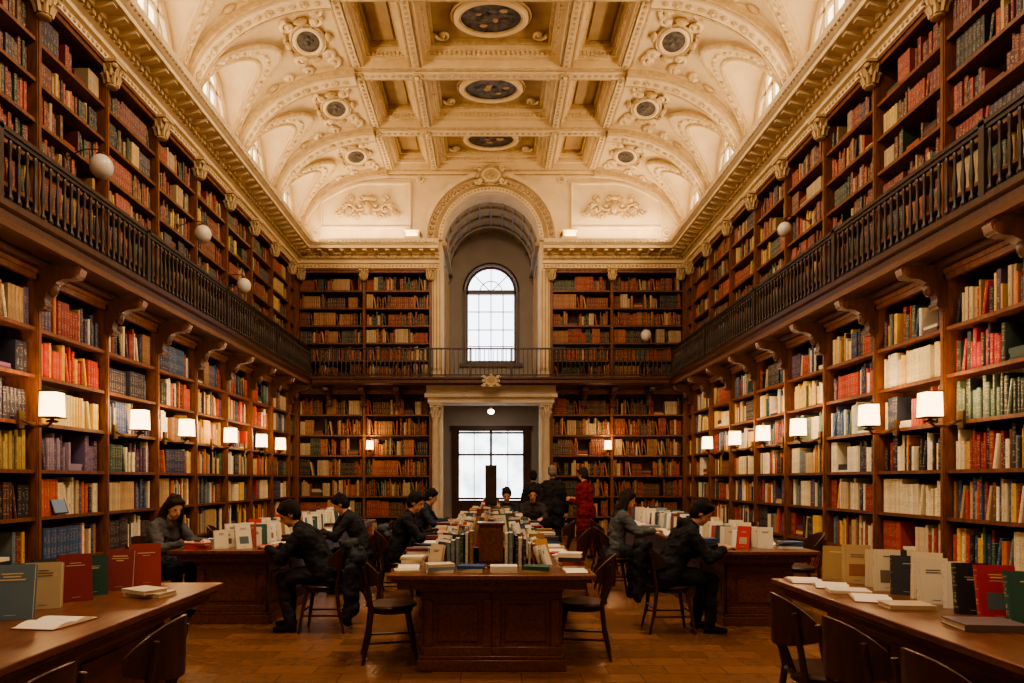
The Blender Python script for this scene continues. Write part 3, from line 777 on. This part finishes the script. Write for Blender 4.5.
def flat_book(cb,x,y,yaw,w,l,t,col,z=TZ):
    M=Matrix.Translation((x,y,z))@Matrix.Rotation(yaw,4,'Z')
    cb.box(M,-w/2,w/2,-l/2,l/2,0,.004,col); cb.box(M,-w/2,w/2,-l/2,l/2,t-.004,t,col)
    cb.box(M,-w/2,-w/2+.005,-l/2,l/2,.004,t-.004,col); cb.box(M,-w/2+.005,w/2-.006,-l/2+.006,l/2-.006,.004,t-.004,(.68,.60,.45))
def open_book(cb,x,y,yaw,w=.17,l=.24,z=TZ,th=.022,col=(.25,.08,.05)):
    M=Matrix.Translation((x,y,z))@Matrix.Rotation(yaw,4,'Z')
    cb.box(M,-w-.006,w+.006,-l/2-.005,l/2+.005,0,.004,col)
    pg=(.74,.68,.55)
    for sx in (-1,1):
        o=len(cb.v); N=7
        for k in range(N+1):
            u=k/N; zz=.004+th*(math.sin(pi*min(1,u*1.15+.08))**.6*.75+.12)
            for (yy) in (-l/2,l/2):
                cb.v.append(tuple(M@Vector((sx*u*w,yy,zz)))); cb.v.append(tuple(M@Vector((sx*u*w,yy,.004))))
        for k in range(N):
            a=o+4*k;b=a+4
            cb.face((a,b,b+2,a+2),pg); cb.face((a,a+1,b+1,b),pg); cb.face((a+2,b+2,b+3,a+3),pg)
        e=o+4*N; cb.face((e,e+1,e+3,e+2),pg)
creams=[(.70,.62,.46),(.74,.68,.54),(.60,.50,.33),(.74,.71,.62),(.66,.56,.40)]
mixd=[(.70,.62,.46),(.74,.70,.60),(.02,.02,.03),(.46,.03,.025),(.04,.08,.20),(.30,.15,.06),(.20,.28,.32),(.03,.09,.06),(.52,.28,.09),(.62,.54,.40),(.14,.03,.03),(.03,.03,.04),(.30,.05,.04)]
cb=CB()
L=[(-2.52,3.22,(.35,.30,.22),.18,.25),(-2.47,3.50,(.11,.17,.21),.20,.285),(-2.50,3.80,(.46,.36,.22),.175,.26),(-2.46,4.05,(.20,.022,.03),.17,.28),(-2.48,4.26,(.02,.07,.05),.16,.25),(-2.43,4.45,(.20,.03,.035),.165,.27),(-2.33,4.62,(.30,.045,.045),.18,.29)]
for i,(x,y,c,w,h) in enumerate(L):
    up_book(cb,x,y,math.radians(24+R.uniform(-12,14)),.18+R.uniform(-.04,.1),w,h,.035+.012*(i%3),c)
for k in range(7): up_book(cb,-2.72-.02*k,2.9+.25*k,math.radians(28+R.uniform(-14,14)),.22,R.uniform(.15,.19),R.uniform(.2,.25),.04,R.choice(mixd))
for k in range(4): up_book(cb,-2.48,1.7+.36*k,math.radians(30),.22,.18,.27,.04,R.choice(mixd))
flat_book(cb,-2.12,4.25,math.radians(78),.17,.25,.026,(.55,.47,.34)); flat_book(cb,-2.14,4.22,math.radians(60),.16,.23,.024,(.62,.54,.40),TZ+.026)
open_book(cb,-2.18,3.42,math.radians(82),.15,.22); flat_book(cb,-2.15,2.7,math.radians(95),.19,.27,.035,(.22,.05,.04))
cb.build('display_books')
cb=CB()
L=[(2.46,4.88,(.34,.22,.10),.15,.25),(2.54,4.73,(.48,.34,.19),.17,.27),(2.60,4.57,(.60,.50,.33),.155,.25),(2.57,4.41,(.66,.57,.40),.15,.27),(2.60,4.26,(.02,.02,.028),.165,.25),(2.62,4.10,(.68,.58,.42),.155,.285),(2.58,3.95,(.66,.60,.47),.17,.27),(2.62,3.79,(.70,.63,.50),.16,.255),(2.58,3.64,(.02,.025,.03),.15,.275),(2.60,3.48,(.44,.025,.03),.175,.285),(2.62,3.29,(.02,.08,.06),.18,.28),(2.62,3.05,(.6,.5,.34),.17,.27),(2.62,2.8,(.08,.08,.15),.17,.27),(2.62,2.5,(.45,.15,.08),.18,.27)]
for i,(x,y,c,w,h) in enumerate(L):
    up_book(cb,x,y,math.radians(-24+R.uniform(-14,12)),.18+R.uniform(-.08,.12),w,h,.028+.012*(i%3),c)
for k in range(9): up_book(cb,2.84,4.78-.27*k,math.radians(-24+R.uniform(-14,14)),.22,R.uniform(.14,.18),R.uniform(.2,.25),.04,R.choice(mixd))
for (x,y,a) in ((2.22,4.85,80),(2.30,4.62,70)): open_book(cb,x,y,math.radians(a),.13,.2)
flat_book(cb,2.29,4.38,math.radians(75),.17,.24,.02,(.70,.63,.48)); open_book(cb,2.29,4.12,math.radians(70),.14,.2)
flat_book(cb,2.34,3.85,math.radians(84),.17,.24,.026,(.5,.38,.24)); flat_book(cb,2.40,3.32,math.radians(84),.21,.29,.034,(.14,.10,.10)); flat_book(cb,2.3,2.6,math.radians(84),.22,.3,.028,(.6,.5,.34))
cb.build('display_books')
for side in (-1,1):
    cb=CB(); xc=-2.70 if side<0 else 2.76
    y=7.15
    while y<12.3:
        for dx,yw in ((side*-.12,-side*32),(side*.12,side*-20)):
            t=R.choice(mixd if R.random()<.5 else creams)
            up_book(cb,xc+dx,y+R.uniform(-.02,.02),math.radians(yw+R.uniform(-14,14)),R.uniform(.15,.3),R.uniform(.13,.17),R.uniform(.19,.26),.035,t)
        y+=R.uniform(.12,.18)
    y=7.2
    while y<12.3:
        for e in (-1,1):
            xx=xc+e*.38
            if R.random()<.85:
                if R.random()<.5: open_book(cb,xx,y,math.radians(90+R.uniform(-14,14)))
                else:
                    z=TZ
                    for q in range(R.choice([1,2,3])):
                        t=R.uniform(.012,.035); flat_book(cb,xx,y,math.radians(90+R.uniform(-14,14)),.17,.24,t,R.choice(mixd),z); z+=t
        y+=R.uniform(.36,.46)
    cb.build('display_books')
mb=MB()
mb.box(-.10,.10,5.60,5.80,TZ,1.13); mb.box(-.115,.115,5.585,5.815,1.13,1.15); mb.box(-.12,.12,5.58,5.82,TZ,TZ+.02)
mb.box(-.08,.08,5.592,5.60,TZ+.05,1.10)
mb.box(-.025,.025,5.80,11.6,TZ,1.17)
for sx in (-1,1):
    a,b=sorted((sx*.025,sx*.22)); mb.box(a,b,5.82,11.6,TZ+.13,TZ+.145)
    a,b=sorted((sx*.22,sx*.235)); mb.box(a,b,5.82,11.6,TZ,TZ+.17)
    a,b=sorted((sx*.235,sx*.39)); mb.box(a,b,5.82,11.6,TZ+.04,TZ+.055)
    a,b=sorted((sx*.39,sx*.40)); mb.box(a,b,5.82,11.6,TZ,TZ+.07)
mb.build('book_display_rack',[WOODH],bevel=.004)
cb=CB()
for sx in (-1,1):
    y=5.62
    while y<11.5:
        y_=y
        if y>5.86:
            up_book(cb,sx*.11,y,math.radians(sx*90-sx*R.uniform(10,55)),R.uniform(.1,.3),R.uniform(.13,.17),R.uniform(.2,.29),R.uniform(.02,.045),R.choice(mixd),z=TZ+.146)
            up_book(cb,sx*.30,y+.03,math.radians(sx*90-sx*R.uniform(10,55)),R.uniform(.15,.4),R.uniform(.13,.17),R.uniform(.18,.26),R.uniform(.02,.045),R.choice(mixd if R.random()<.75 else creams),z=TZ+.056)
        up_book(cb,sx*.475,y+.01,math.radians(sx*90-sx*R.uniform(5,60)),R.uniform(.2,.5),R.uniform(.12,.16),R.uniform(.16,.23),R.uniform(.02,.04),R.choice(mixd if R.random()<.6 else creams))
        y+=R.uniform(.06,.10)
    y=5.36
    while y<11.6:
        k=R.random(); x=sx*R.uniform(.655,.675)
        if k<.4: open_book(cb,x,y,math.radians(90+R.uniform(-10,10)),.12,.17,th=.02)
        else:
            z=TZ
            for q in range(R.choice([1,2,3,4])):
                t=R.uniform(.014,.038); flat_book(cb,x,y,math.radians(90+R.uniform(-16,16)),.15,.19,t,R.choice(mixd if R.random()<.6 else creams),z); z+=t
        y+=R.uniform(.22,.28)
for (x,y,a,c) in ((-.40,5.33,12,(.72,.66,.52)),(-.15,5.36,-6,(.62,.54,.40)),(.10,5.34,5,(.70,.65,.5)),(.36,5.35,-9,(.5,.36,.2))):
    z=TZ
    for q in range(R.choice([2,3])):
        t=R.uniform(.014,.034); flat_book(cb,x,y,math.radians(a+90+R.uniform(-10,10)),.15,.21,t,c if q==0 else R.choice(mixd),z); z+=t
for k in range(8):
    for sx in (-1,1):
        up_book(cb,sx*(.145+.038*k),5.70+.012*k,math.radians(90+R.uniform(-6,6)),0,.17,.29-.018*k+R.uniform(-.015,.015),R.uniform(.022,.034),R.choice(mixd),False)
cb.build('display_books')
mb=MB(); T=Matrix.Translation((0,8.2,0))
mb.lathe([(.07,1.17),(.07,1.18),(.015,1.19),(.015,1.3)],14,0,T); mb.box(-.07,.07,8.19,8.23,1.19,1.68); mb.box(-.06,.06,8.186,8.19,1.22,1.66,1)
mb.build('catalogue_terminal',[BLACK,IRON],bevel=.004)
mb=MB(); T=Matrix.Translation((-4.86,7.72,1.12))@Matrix.Rotation(math.radians(90),4,'Z')@Matrix.Rotation(math.radians(-18),4,'X')
mb.box(-.13,.13,-.008,.008,0,.18,0,T); mb.box(-.115,.115,-.01,-.008,.012,.168,1,T)
mb.build('tablet',[BLACK,emat('tablet_screen',(.12,.16,.2),.3)])

# ------------------------------------------------------------------ chairs
def chair(x,y,yaw,name='wooden_chair'):
    T=Matrix.Translation((x,y,0))@Matrix.Rotation(yaw,4,'Z'); mb=MB()
    mb.lathe([(.17,.435),(.205,.44),(.215,.452),(.205,.468),(.12,.462),(.0005,.458)],24,0,T,1,.98)
    mb.lathe([(.18,.40),(.18,.435)],24,0,T)
    for a in (-1,1):
        mb.tube([(.13,a*.14,.42),(.165,a*.165,.22),(.20,a*.185,.0)],[.021,.018,.013],8,0,T)
        mb.tube([(-.24,a*.18,.0),(-.19,a*.165,.22),(-.165,a*.155,.44),(-.20,a*.175,.62),(-.235,a*.185,.80)],[.013,.018,.02,.017,.014],8,0,T)
    mb.tube([(.168,-.167,.21),(.168,.167,.21)],.010,6,0,T); mb.tube([(-.193,-.167,.25),(-.193,.167,.25)],.010,6,0,T)
    for a in (-1,1): mb.tube([(.168,a*.167,.17),(-.2,a*.168,.17)],.010,6,0,T)
    N=16; vs=[];fs=[]
    for k in range(N+1):
        th=math.radians(-72+144*k/N)
        for r in (.245,.262):
            edge=abs(k-N/2)/(N/2)
            for zz in (.60+.06*edge**2,.73,.875-.15*edge**2.4):
                rr=r+.03*(zz-.6)
                vs.append((-.02-rr*math.cos(th),rr*math.sin(th)*.86,zz))
    for k in range(N):
        a=6*k;b=a+6
        for i,j in ((0,1),(1,2),(2,5),(5,4),(4,3),(3,0)): fs.append((a+i,a+j,b+j,b+i))
    fs+= [(0,1,2,5,4,3),(6*N,6*N+1,6*N+2,6*N+5,6*N+4,6*N+3)]
    mb.add(vs,fs,0,T)
    for a in (-.07,0,.07): mb.tube([(-.18,a,.44),(-.255,a,.64)],.009,6,0,T)
    return mb.build(name,[CHAIRM],loc=(x,y,0))

# ------------------------------------------------------------------ people
UVS=None
def sphere_pts(c,r,n=10):
    global UVS
    if UVS is None:
        P=[]
        for i in range(1,8):
            t=pi*i/8
            for k in range(12):
                a=2*pi*k/12; P.append((math.sin(t)*math.cos(a),math.sin(t)*math.sin(a),math.cos(t)))
        P+= [(0,0,1),(0,0,-1)]; UVS=P
    return [(c[0]+r*p[0],c[1]+r*p[1],c[2]+r*p[2]) for p in UVS]
def hull(bm,pts):
    vs=[bm.verts.new(p) for p in pts]
    res=bmesh.ops.convex_hull(bm,input=vs)
    junk=[e for e in res['geom_interior'] if isinstance(e,bmesh.types.BMVert)]
    bmesh.ops.delete(bm,geom=junk,context='VERTS')
def remesh(prims,voxel,smooth=3):
    bm=bmesh.new()
    for p in prims:
        if p[0]=='rc': hull(bm,sphere_pts(p[1],p[2])+sphere_pts(p[3],p[4]))
        else:
            c,r,rot=p[1],p[2],p[3]
            hull(bm,[tuple(Vector(c)+rot@Vector((q[0]*r[0],q[1]*r[1],q[2]*r[2]))) for q in sphere_pts((0,0,0),1)])
    bmesh.ops.recalc_face_normals(bm,faces=bm.faces)
    me=bpy.data.meshes.new('tmp'); bm.to_mesh(me); bm.free()
    ob=bpy.data.objects.new('tmp',me); COL.objects.link(ob)
    md=ob.modifiers.new('r','REMESH'); md.mode='VOXEL'; md.voxel_size=voxel
    ms=ob.modifiers.new('s','SMOOTH'); ms.factor=.5; ms.iterations=smooth
    dg=bpy.context.evaluated_depsgraph_get(); dg.update()
    ev=ob.evaluated_get(dg); m2=ev.to_mesh()
    n=len(m2.vertices)
    V=np.empty(n*3); m2.vertices.foreach_get('co',V); V=V.reshape(-1,3)
    NN=np.array([v.normal[:] for v in m2.vertices])
    F=[tuple(p.vertices) for p in m2.polygons]
    ev.to_mesh_clear(); bpy.data.objects.remove(ob); bpy.data.meshes.remove(me)
    return V,F,NN
def label(V,prims,paints=()):
    best=np.full(len(V),1e9); col=np.zeros((len(V),3))
    for p in prims:
        if p[0]=='rc':
            a=np.array(p[1]);b=np.array(p[3]); ab=b-a; L=max(1e-9,ab@ab)
            t=np.clip((V-a)@ab/L,0,1); d=np.linalg.norm(V-(a+t[:,None]*ab),axis=1)-(p[2]+(p[4]-p[2])*t)
            c=p[5]
        else:
            Rm=np.array(p[3]); q=(V-np.array(p[1]))@Rm; r=np.array(p[2]); d=(np.linalg.norm(q/r,axis=1)-1)*r.min(); c=p[4]
        k=d<best; best[k]=d[k]; col[k]=c
    for (pos,r,c) in paints:
        k=np.linalg.norm(V-np.array(pos),axis=1)<r; col[k]=c
    return col
def wrinkle(V,NN,mask,amp=.009,seed=0):
    for i in np.nonzero(mask)[0]:
        p=Vector(V[i]); q=Vector((p.x*9+seed,p.y*9,p.z*13))
        d=noise.noise(q)*amp+noise.noise(Vector((p.x*22,p.y*22+seed,p.z*34)))*amp*.45
        V[i]+=NN[i]*d
def ik(s,h,l1,l2,hint):
    s=Vector(s);h=Vector(h);d=h-s; L=d.length
    if L>l1+l2-.005: h=s+d.normalized()*(l1+l2-.005); d=h-s; L=d.length
    a=(l1*l1-l2*l2+L*L)/(2*L); hh=math.sqrt(max(0,l1*l1-a*a)); dn=d.normalized()
    w=Vector(hint); w=(w-dn*w.dot(dn)).normalized()
    return s+dn*a+w*hh,h
SEED=0
def person(name,x,y,yaw,pose='sit',top=(.02,.02,.025),pants=(.015,.015,.02),hair=(.014,.010,.009),skin=(.58,.33,.22),lean=22,headp=28,headyaw=0,longh=False,shoe=(.012,.01,.01),hands=None,sc=1,coat=False,hood=False,collar=None,vol=1.0,chin=False):
    global SEED
    SEED+=3.7
    P=[];H=[]
    V=Vector
    def rc(a,ra,b,rb,c,T=P): T.append(('rc',tuple(a),ra,tuple(b),rb,c))
    def el(c0,r,rot,c,T=P): T.append(('el',tuple(c0),r,rot,c))
    sit=pose=='sit'
    la=math.radians(lean)
    pel=V((0,0,.585 if sit else .93))
    u=V((math.sin(la*.7),0,math.cos(la*.7))); f=V((u.z,0,-u.x)); u2=V((math.sin(la*1.25),0,math.cos(la*1.25))); f2=V((u2.z,0,-u2.x)); l=V((0,1,0))
    mid=pel+u*.24
    tp=lambda a,b,c:(pel+u*a+f*b+l*c) if a<=.24 else (mid+u2*(a-.24)+f2*b+l*c)
    g=vol
    for s in (-1,1):
        rc(tp(-.0,-.01,s*.075),.118,tp(.03,-.01,s*.075),.118,pants)
        rc(tp(.0,-.01,s*.075),.126*g,tp(.2,.0,s*.062),.115*g,top)
        rc(tp(.2,0,s*.062),.116*g,tp(.36,-.005,s*.085),.120*g,top)
        rc(tp(.36,-.01,s*.085),.116*g,tp(.46,-.02,s*.10),.074,top)
        rc(tp(.46,-.015,s*.02),.064,tp(.445,-.01,s*.155),.070,top)
        rc(tp(.04,-.02,s*.085),.125*g,tp(-.07,-.03,s*.10),.118*g,top)
    rc(tp(.46,-.02,0),.078,tp(.515,-.014,0),.066,collar or top)
    if hood: el(tp(.49,-.075,0),(.085,.115,.07),Matrix.Identity(3),top)
    hb=tp(.56,.012,0)
    hp=math.radians(headp); hu=V((math.sin(hp),0,math.cos(hp))); hf=V((hu.z,0,-hu.x))
    Rz=Matrix.Rotation(math.radians(headyaw),3,'Z'); hu=Rz@hu; hf=Rz@hf; hl=hu.cross(hf)
    hc=hb+V((0,0,.045))+hu*.075+hf*.012
    rot=Matrix((hf,hl,hu)).transposed()
    rc(tp(.48,-.01,0),.056,hb+V((0,0,.03)),.05,skin)
    hp_=lambda a,b,c:hc+hf*a+hl*b+hu*c
    el(hp_(.0,0,.02),(.095,.074,.098),rot,skin)
    el(hp_(.028,0,-.045),(.062,.056,.072),rot,skin)
    rc(hp_(.06,0,-.095),.022,hp_(.055,0,-.085),.026,skin)
    rc(hp_(.092,0,.008),.010,hp_(.108,0,-.026),.013,skin)
    rc(hp_(.08,-.03,.028),.012,hp_(.08,.03,.028),.012,skin)
    rc(hp_(.085,-.016,-.06),.010,hp_(.085,.016,-.06),.010,tuple(c*q for c,q in zip(skin,(.85,.6,.6))))
    for s in (-1,1): el(hp_(-.005,s*.078,-.01),(.018,.009,.03),rot,skin)
    el(hp_(-.018,0,.043),(.104,.090,.102),rot,hair)
    el(hp_(-.045,0,-.005),(.074,.084,.09),rot,hair)
    rc(hp_(.055,-.045,.088),.032,hp_(.062,.045,.085),.030,hair)
    rr_=random.Random(int(SEED*10))
    for k in range(9):
        a=rr_.uniform(-pi,pi); b_=rr_.uniform(.2,1.2)
        o=hp_(-.02+.088*math.cos(a)*math.sin(b_),.078*math.sin(a)*math.sin(b_),.045+.092*math.cos(b_)); rc(o,.022,o+hf*rr_.uniform(-.03,.02)+hl*rr_.uniform(-.02,.02),.016,hair)
    for s in (-1,1): rc(hp_(-.005,s*.070,.035),.022,hp_(-.01,s*.074,.0),.015,hair)
    if longh:
        for s in (-1,0,1): rc(hp_(-.05,s*.05,0),.055,tp(.40,-.075,s*.08),.042,hair)
        for s in (-1,1):
            rc(hp_(-.01,s*.080,.04),.026,hp_(-.02,s*.095,-.12),.034,hair)
            rc(hp_(-.02,s*.095,-.12),.034,tp(.36,.09,s*.11),.024,hair)
    paints=[]
    for s in (-1,1): paints.append((hp_(.082,s*.03,.006),.011,(.03,.02,.02)))
    if sit:
        for s in (-1,1):
            hip=pel+V((.0,s*.085,-.02)); kn=V((.385,s*(.12),.535)); an=V((.36 if s<0 else .30,s*.12,.10)); 
            rc(hip,.098,kn,.066,pants); rc(kn,.068,an,.054,pants)
            rc(an+V((0,0,-.02)),.040,an+V((-.03,0,-.055)),.038,shoe); rc(an+V((-.02,0,-.06)),.038,an+V((.14,s*.02,-.066)),.030,shoe)
    else:
        for s in (-1,1):
            hip=pel+V((.0,s*.085,-.02)); kn=V((.02+.04*s,s*.10,.50)); an=V((-.02+.07*s,s*.11,.09))
            rc(hip,.098,kn,.066,pants); rc(kn,.066,an,.052,pants)
            rc(an+V((-.02,0,-.045)),.040,an+V((.13,s*.02,-.058)),.028,shoe)
        if coat:
            for s in (-1,1): rc(tp(.1,0,s*.07),.12,V((0,s*.09,.62)),.125,top)
    if hands is None: hands=[(.52,.13,.83),(.50,-.15,.83)] if sit else [(.05,.27,.82),(.05,-.27,.82)]
    if chin: hands=[hands[0],tuple(hp_(.075,-.06,-.14))]
    for s,hd in zip((1,-1),hands):
        sh=tp(.43,-.01,s*.175)
        hint=V((-.25,s*.7,-.8)) if sit else V((-1,s*.2,0))
        if chin and s<0: hint=V((.5,-.3,-1))
        e,w=ik(sh,hd,.29,.25,hint)
        rc(sh,.074,e,.060,top); rc(e,.060,w-(w-e).normalized()*.02,.043,top)
        fd=(w-e).normalized()
        flat=sit and not (chin and s<0)
        if flat: fd=V((fd.x,fd.y,fd.z*.35)).normalized()
        n=V((0,0,-1)) if flat else (V((-1,0,0)) if sit else V((0,-s,0)))
        sd=fd.cross(n).normalized()
        n=sd.cross(fd).normalized()*(-1 if sd.cross(fd).dot(n)<0 else 1)
        rc(w-fd*.03,.026,w+fd*.02,.024,skin,H)
        k0=w+fd*.085
        for q in (-1,0,1): rc(w+fd*.02+sd*q*.012,.017,k0+sd*q*.024,.013,skin,H)
        thumb_side=1 if (sd.dot(l)*s)<0 else -1
        for i,(off,ln) in enumerate(((-.030,.066),(-.010,.078),(.010,.072),(.030,.056))):
            o=off*(-thumb_side)*1.0
            b0_=k0+sd*o; b1=b0_+(fd+n*.35).normalized()*ln*.5; b2=b1+(fd*.7+n*.8).normalized()*ln*.5
            rc(b0_,.0095,b1,.0085,skin,H); rc(b1,.0085,b2,.007,skin,H)
        t0=w+fd*.03+sd*thumb_side*.022; t1=t0+(fd*.6+sd*thumb_side*.8+n*.3).normalized()*.035; t2=t1+(fd+n*.3).normalized()*.03
        rc(t0,.013,t1,.011,skin,H); rc(t1,.011,t2,.008,skin,H)
    V1,F1,N1=remesh(P,.0105,2); C1=label(V1,P,paints)
    isskin=(np.abs(C1-np.array(skin)).sum(1)<.02)|(V1[:,2]>hc.z-.13)&(np.linalg.norm(V1-np.array(hc),axis=1)<.2)|(V1[:,2]<.12)
    wrinkle(V1,N1,~isskin,.020,SEED)
    V2,F2,N2=remesh(H,.0045,2); C2=label(V2,H)
    VV=np.vstack([V1,V2]); CC=np.vstack([C1,C2]); o=len(V1); F=F1+[tuple(i+o for i in q) for q in F2]
    VV[:,2]-=VV[:,2].min(); VV*=sc
    me=bpy.data.meshes.new(name); me.from_pydata(VV.tolist(),[],F)
    ca=me.color_attributes.new('Col','FLOAT_COLOR','POINT')
    ca.data.foreach_set('color',np.hstack([CC,np.ones((len(CC),1))]).ravel())
    me.polygons.foreach_set('use_smooth',[True]*len(F)); me.materials.append(CLOTH)
    ob=bpy.data.objects.new(name,me); COL.objects.link(ob); ob.location=(x,y,0.001); ob.rotation_euler=(0,0,yaw); return ob
def coat_on_chair(x,y,yaw,col=(.015,.016,.02),name='draped_coat'):
    P=[]
    for s in (-1,0,1):
        P.append(('rc',(-.30,s*.13,.84),.035,(-.32,s*.16,.42),.045,col))
        P.append(('rc',(-.235,s*.13,.88),.03,(-.30,s*.14,.84),.035,col))
        P.append(('rc',(-.235,s*.13,.88),.03,(-.205,s*.14,.70),.028,col))
    P.append(('rc',(-.34,-.16,.78),.05,(-.36,-.20,.36),.04,col)); P.append(('rc',(-.34,.16,.78),.05,(-.35,.2,.33),.04,col))
    P.append(('rc',(-.30,-.12,.87),.035,(-.30,.12,.87),.035,col))
    V,F,NN=remesh(P,.012,3); wrinkle(V,NN,np.ones(len(V),bool),.02,x); me=bpy.data.meshes.new(name); me.from_pydata(V.tolist(),[],F)
    C=label(V,P); ca=me.color_attributes.new('Col','FLOAT_COLOR','POINT'); ca.data.foreach_set('color',np.hstack([C,np.ones((len(C),1))]).ravel())
    me.polygons.foreach_set('use_smooth',[True]*len(F)); me.materials.append(CLOTH)
    ob=bpy.data.objects.new(name,me); COL.objects.link(ob); ob.location=(x,y,0); ob.rotation_euler=(0,0,yaw)

chair(-1.70,3.12,pi+.1); chair(1.84,3.75,-.08); chair(1.82,3.12,.05); chair(1.82,2.5,0); chair(-1.72,2.3,pi)
chair(-.84,5.75,.2); coat_on_chair(-.84,5.75,.2,(.018,.02,.03)); chair(.78,5.85,pi-.15)
def sitter(name,x,y,yaw,**k):
    chair(x,y,yaw); return person(name,x,y,yaw,**k)
sitter('seated_woman_reading',-3.70,7.55,-.3,top=(.085,.082,.085),longh=True,lean=22,headp=24,headyaw=-22,skin=(.64,.39,.28),hair=(.028,.015,.011),vol=.95,collar=(.14,.13,.135))
sitter('seated_man_reading',-1.68,6.85,pi,top=(.013,.013,.016),pants=(.024,.025,.034),lean=30,headp=30,headyaw=14,vol=1.06)
coat_on_chair(-1.68,6.85,pi,(.04,.042,.045))
sitter('seated_man_writing',-1.70,9.1,pi,top=(.022,.022,.026),lean=26,headp=30,chin=True); coat_on_chair(-1.70,9.1,pi,(.06,.07,.09))
sitter('seated_man_studying',-1.20,8.7,.1,top=(.014,.014,.016),pants=(.03,.03,.04),lean=20,headp=18,headyaw=-14,vol=1.05)
sitter('seated_reader',-1.22,11.4,0,top=(.025,.03,.05),lean=18,headp=20)
sitter('seated_reader',.28,12.36,-pi/2,top=(.02,.02,.03),lean=14,headp=20)
sitter('seated_reader',.75,12.4,-pi/2,top=(.035,.03,.03),lean=10,headp=15)
sitter('seated_woman_studying',1.66,9.2,0,top=(.085,.09,.095),pants=(.03,.035,.05),lean=14,headp=16,hair=(.022,.014,.01),longh=True,vol=.95)
sitter('seated_man_in_coat',1.78,6.8,0,top=(.012,.012,.014),pants=(.014,.014,.016),lean=27,headp=30,headyaw=-10,hood=True,vol=1.1)
coat_on_chair(1.78,6.8,0,(.013,.013,.016))
person('standing_man',1.22,13.5,pi/2,'stand',top=(.018,.018,.019),pants=(.018,.018,.02),hair=(.17,.15,.12),lean=2,headp=8,coat=True,sc=1.03,vol=1.08)
person('standing_woman_in_red',1.80,13.0,pi*.75,'stand',top=(.17,.015,.022),pants=(.10,.012,.016),hair=(.03,.02,.015),lean=3,headp=10,sc=1.0,coat=True,hands=[(.28,.12,1.12),(.28,-.1,1.12)])
person('standing_visitor',.95,15.3,pi/2,'stand',top=(.018,.018,.02),lean=2,headp=8,coat=True,sc=.98)
for (x,y,a) in ((1.03,9.0,pi),(-1.8,10.6,pi),(1.85,10.8,0),(-1.03,10.1,0),(1.03,10.7,pi),(-3.65,9.5,0),(3.7,8.2,pi),(3.7,10.2,pi)):
    chair(x,y,a+R.uniform(-.2,.2))

# ------------------------------------------------------------------ lights
def area(name,loc,rot,sx,sy,power,col):
    l=bpy.data.lights.new(name,'AREA'); l.shape='RECTANGLE'; l.size=sx; l.size_y=sy; l.energy=power; l.color=col
    o=bpy.data.objects.new(name,l); COL.objects.link(o); o.location=loc; o.rotation_euler=rot; return o
WARM=(1,.74,.44)
area('cove_uplight',(-4.42,7.6,7.42),(pi,math.radians(58),0),.2,18,250,WARM)
area('cove_uplight',(4.42,7.6,7.42),(pi,math.radians(-58),0),.2,18,250,WARM)
area('cove_uplight',(-2.95,YB-.42,7.45),(math.radians(180-8),0,0),2.3,.2,24,WARM)
area('cove_uplight',(2.95,YB-.42,7.45),(math.radians(180-8),0,0),2.3,.2,24,WARM)
area('shelf_strip_light',(-4.20,7.6,3.77),(0,math.radians(34),0),.06,17,46,(1,.74,.46))
area('shelf_strip_light',(4.20,7.6,3.77),(0,math.radians(-34),0),.06,17,46,(1,.74,.46))
for y,t in ((1.1,0),(5.4,8),(9.65,16)): area('added_ceiling_fill',(0,y,9.1),(math.radians(t),0,0),1.1,.9,225,(1,.79,.56))  # added overhead fill, kept out of view, with no fitting behind it
area('vestibule_light',(0,18.7,3.6),(0,0,0),1,1,12,(1,.85,.7))
w=bpy.data.worlds.new('World'); scene.world=w; w.use_nodes=True
w.node_tree.nodes['Background'].inputs[0].default_value=(.75,.85,1,1); w.node_tree.nodes['Background'].inputs[1].default_value=.6

cam=bpy.data.cameras.new('camera'); co=bpy.data.objects.new('camera',cam); COL.objects.link(co)
co.location=(0,0,1.5); co.rotation_euler=(pi/2,0,0); cam.lens=24; cam.sensor_width=36; cam.shift_x=21/1024; cam.shift_y=138.5/1024
cam.clip_start=.05; scene.camera=co
scene.view_settings.view_transform='AgX'
try: scene.view_settings.look='AgX - Medium High Contrast'
except Exception as e: print(e)
scene.view_settings.exposure=.3
print('objects',len(bpy.data.objects))
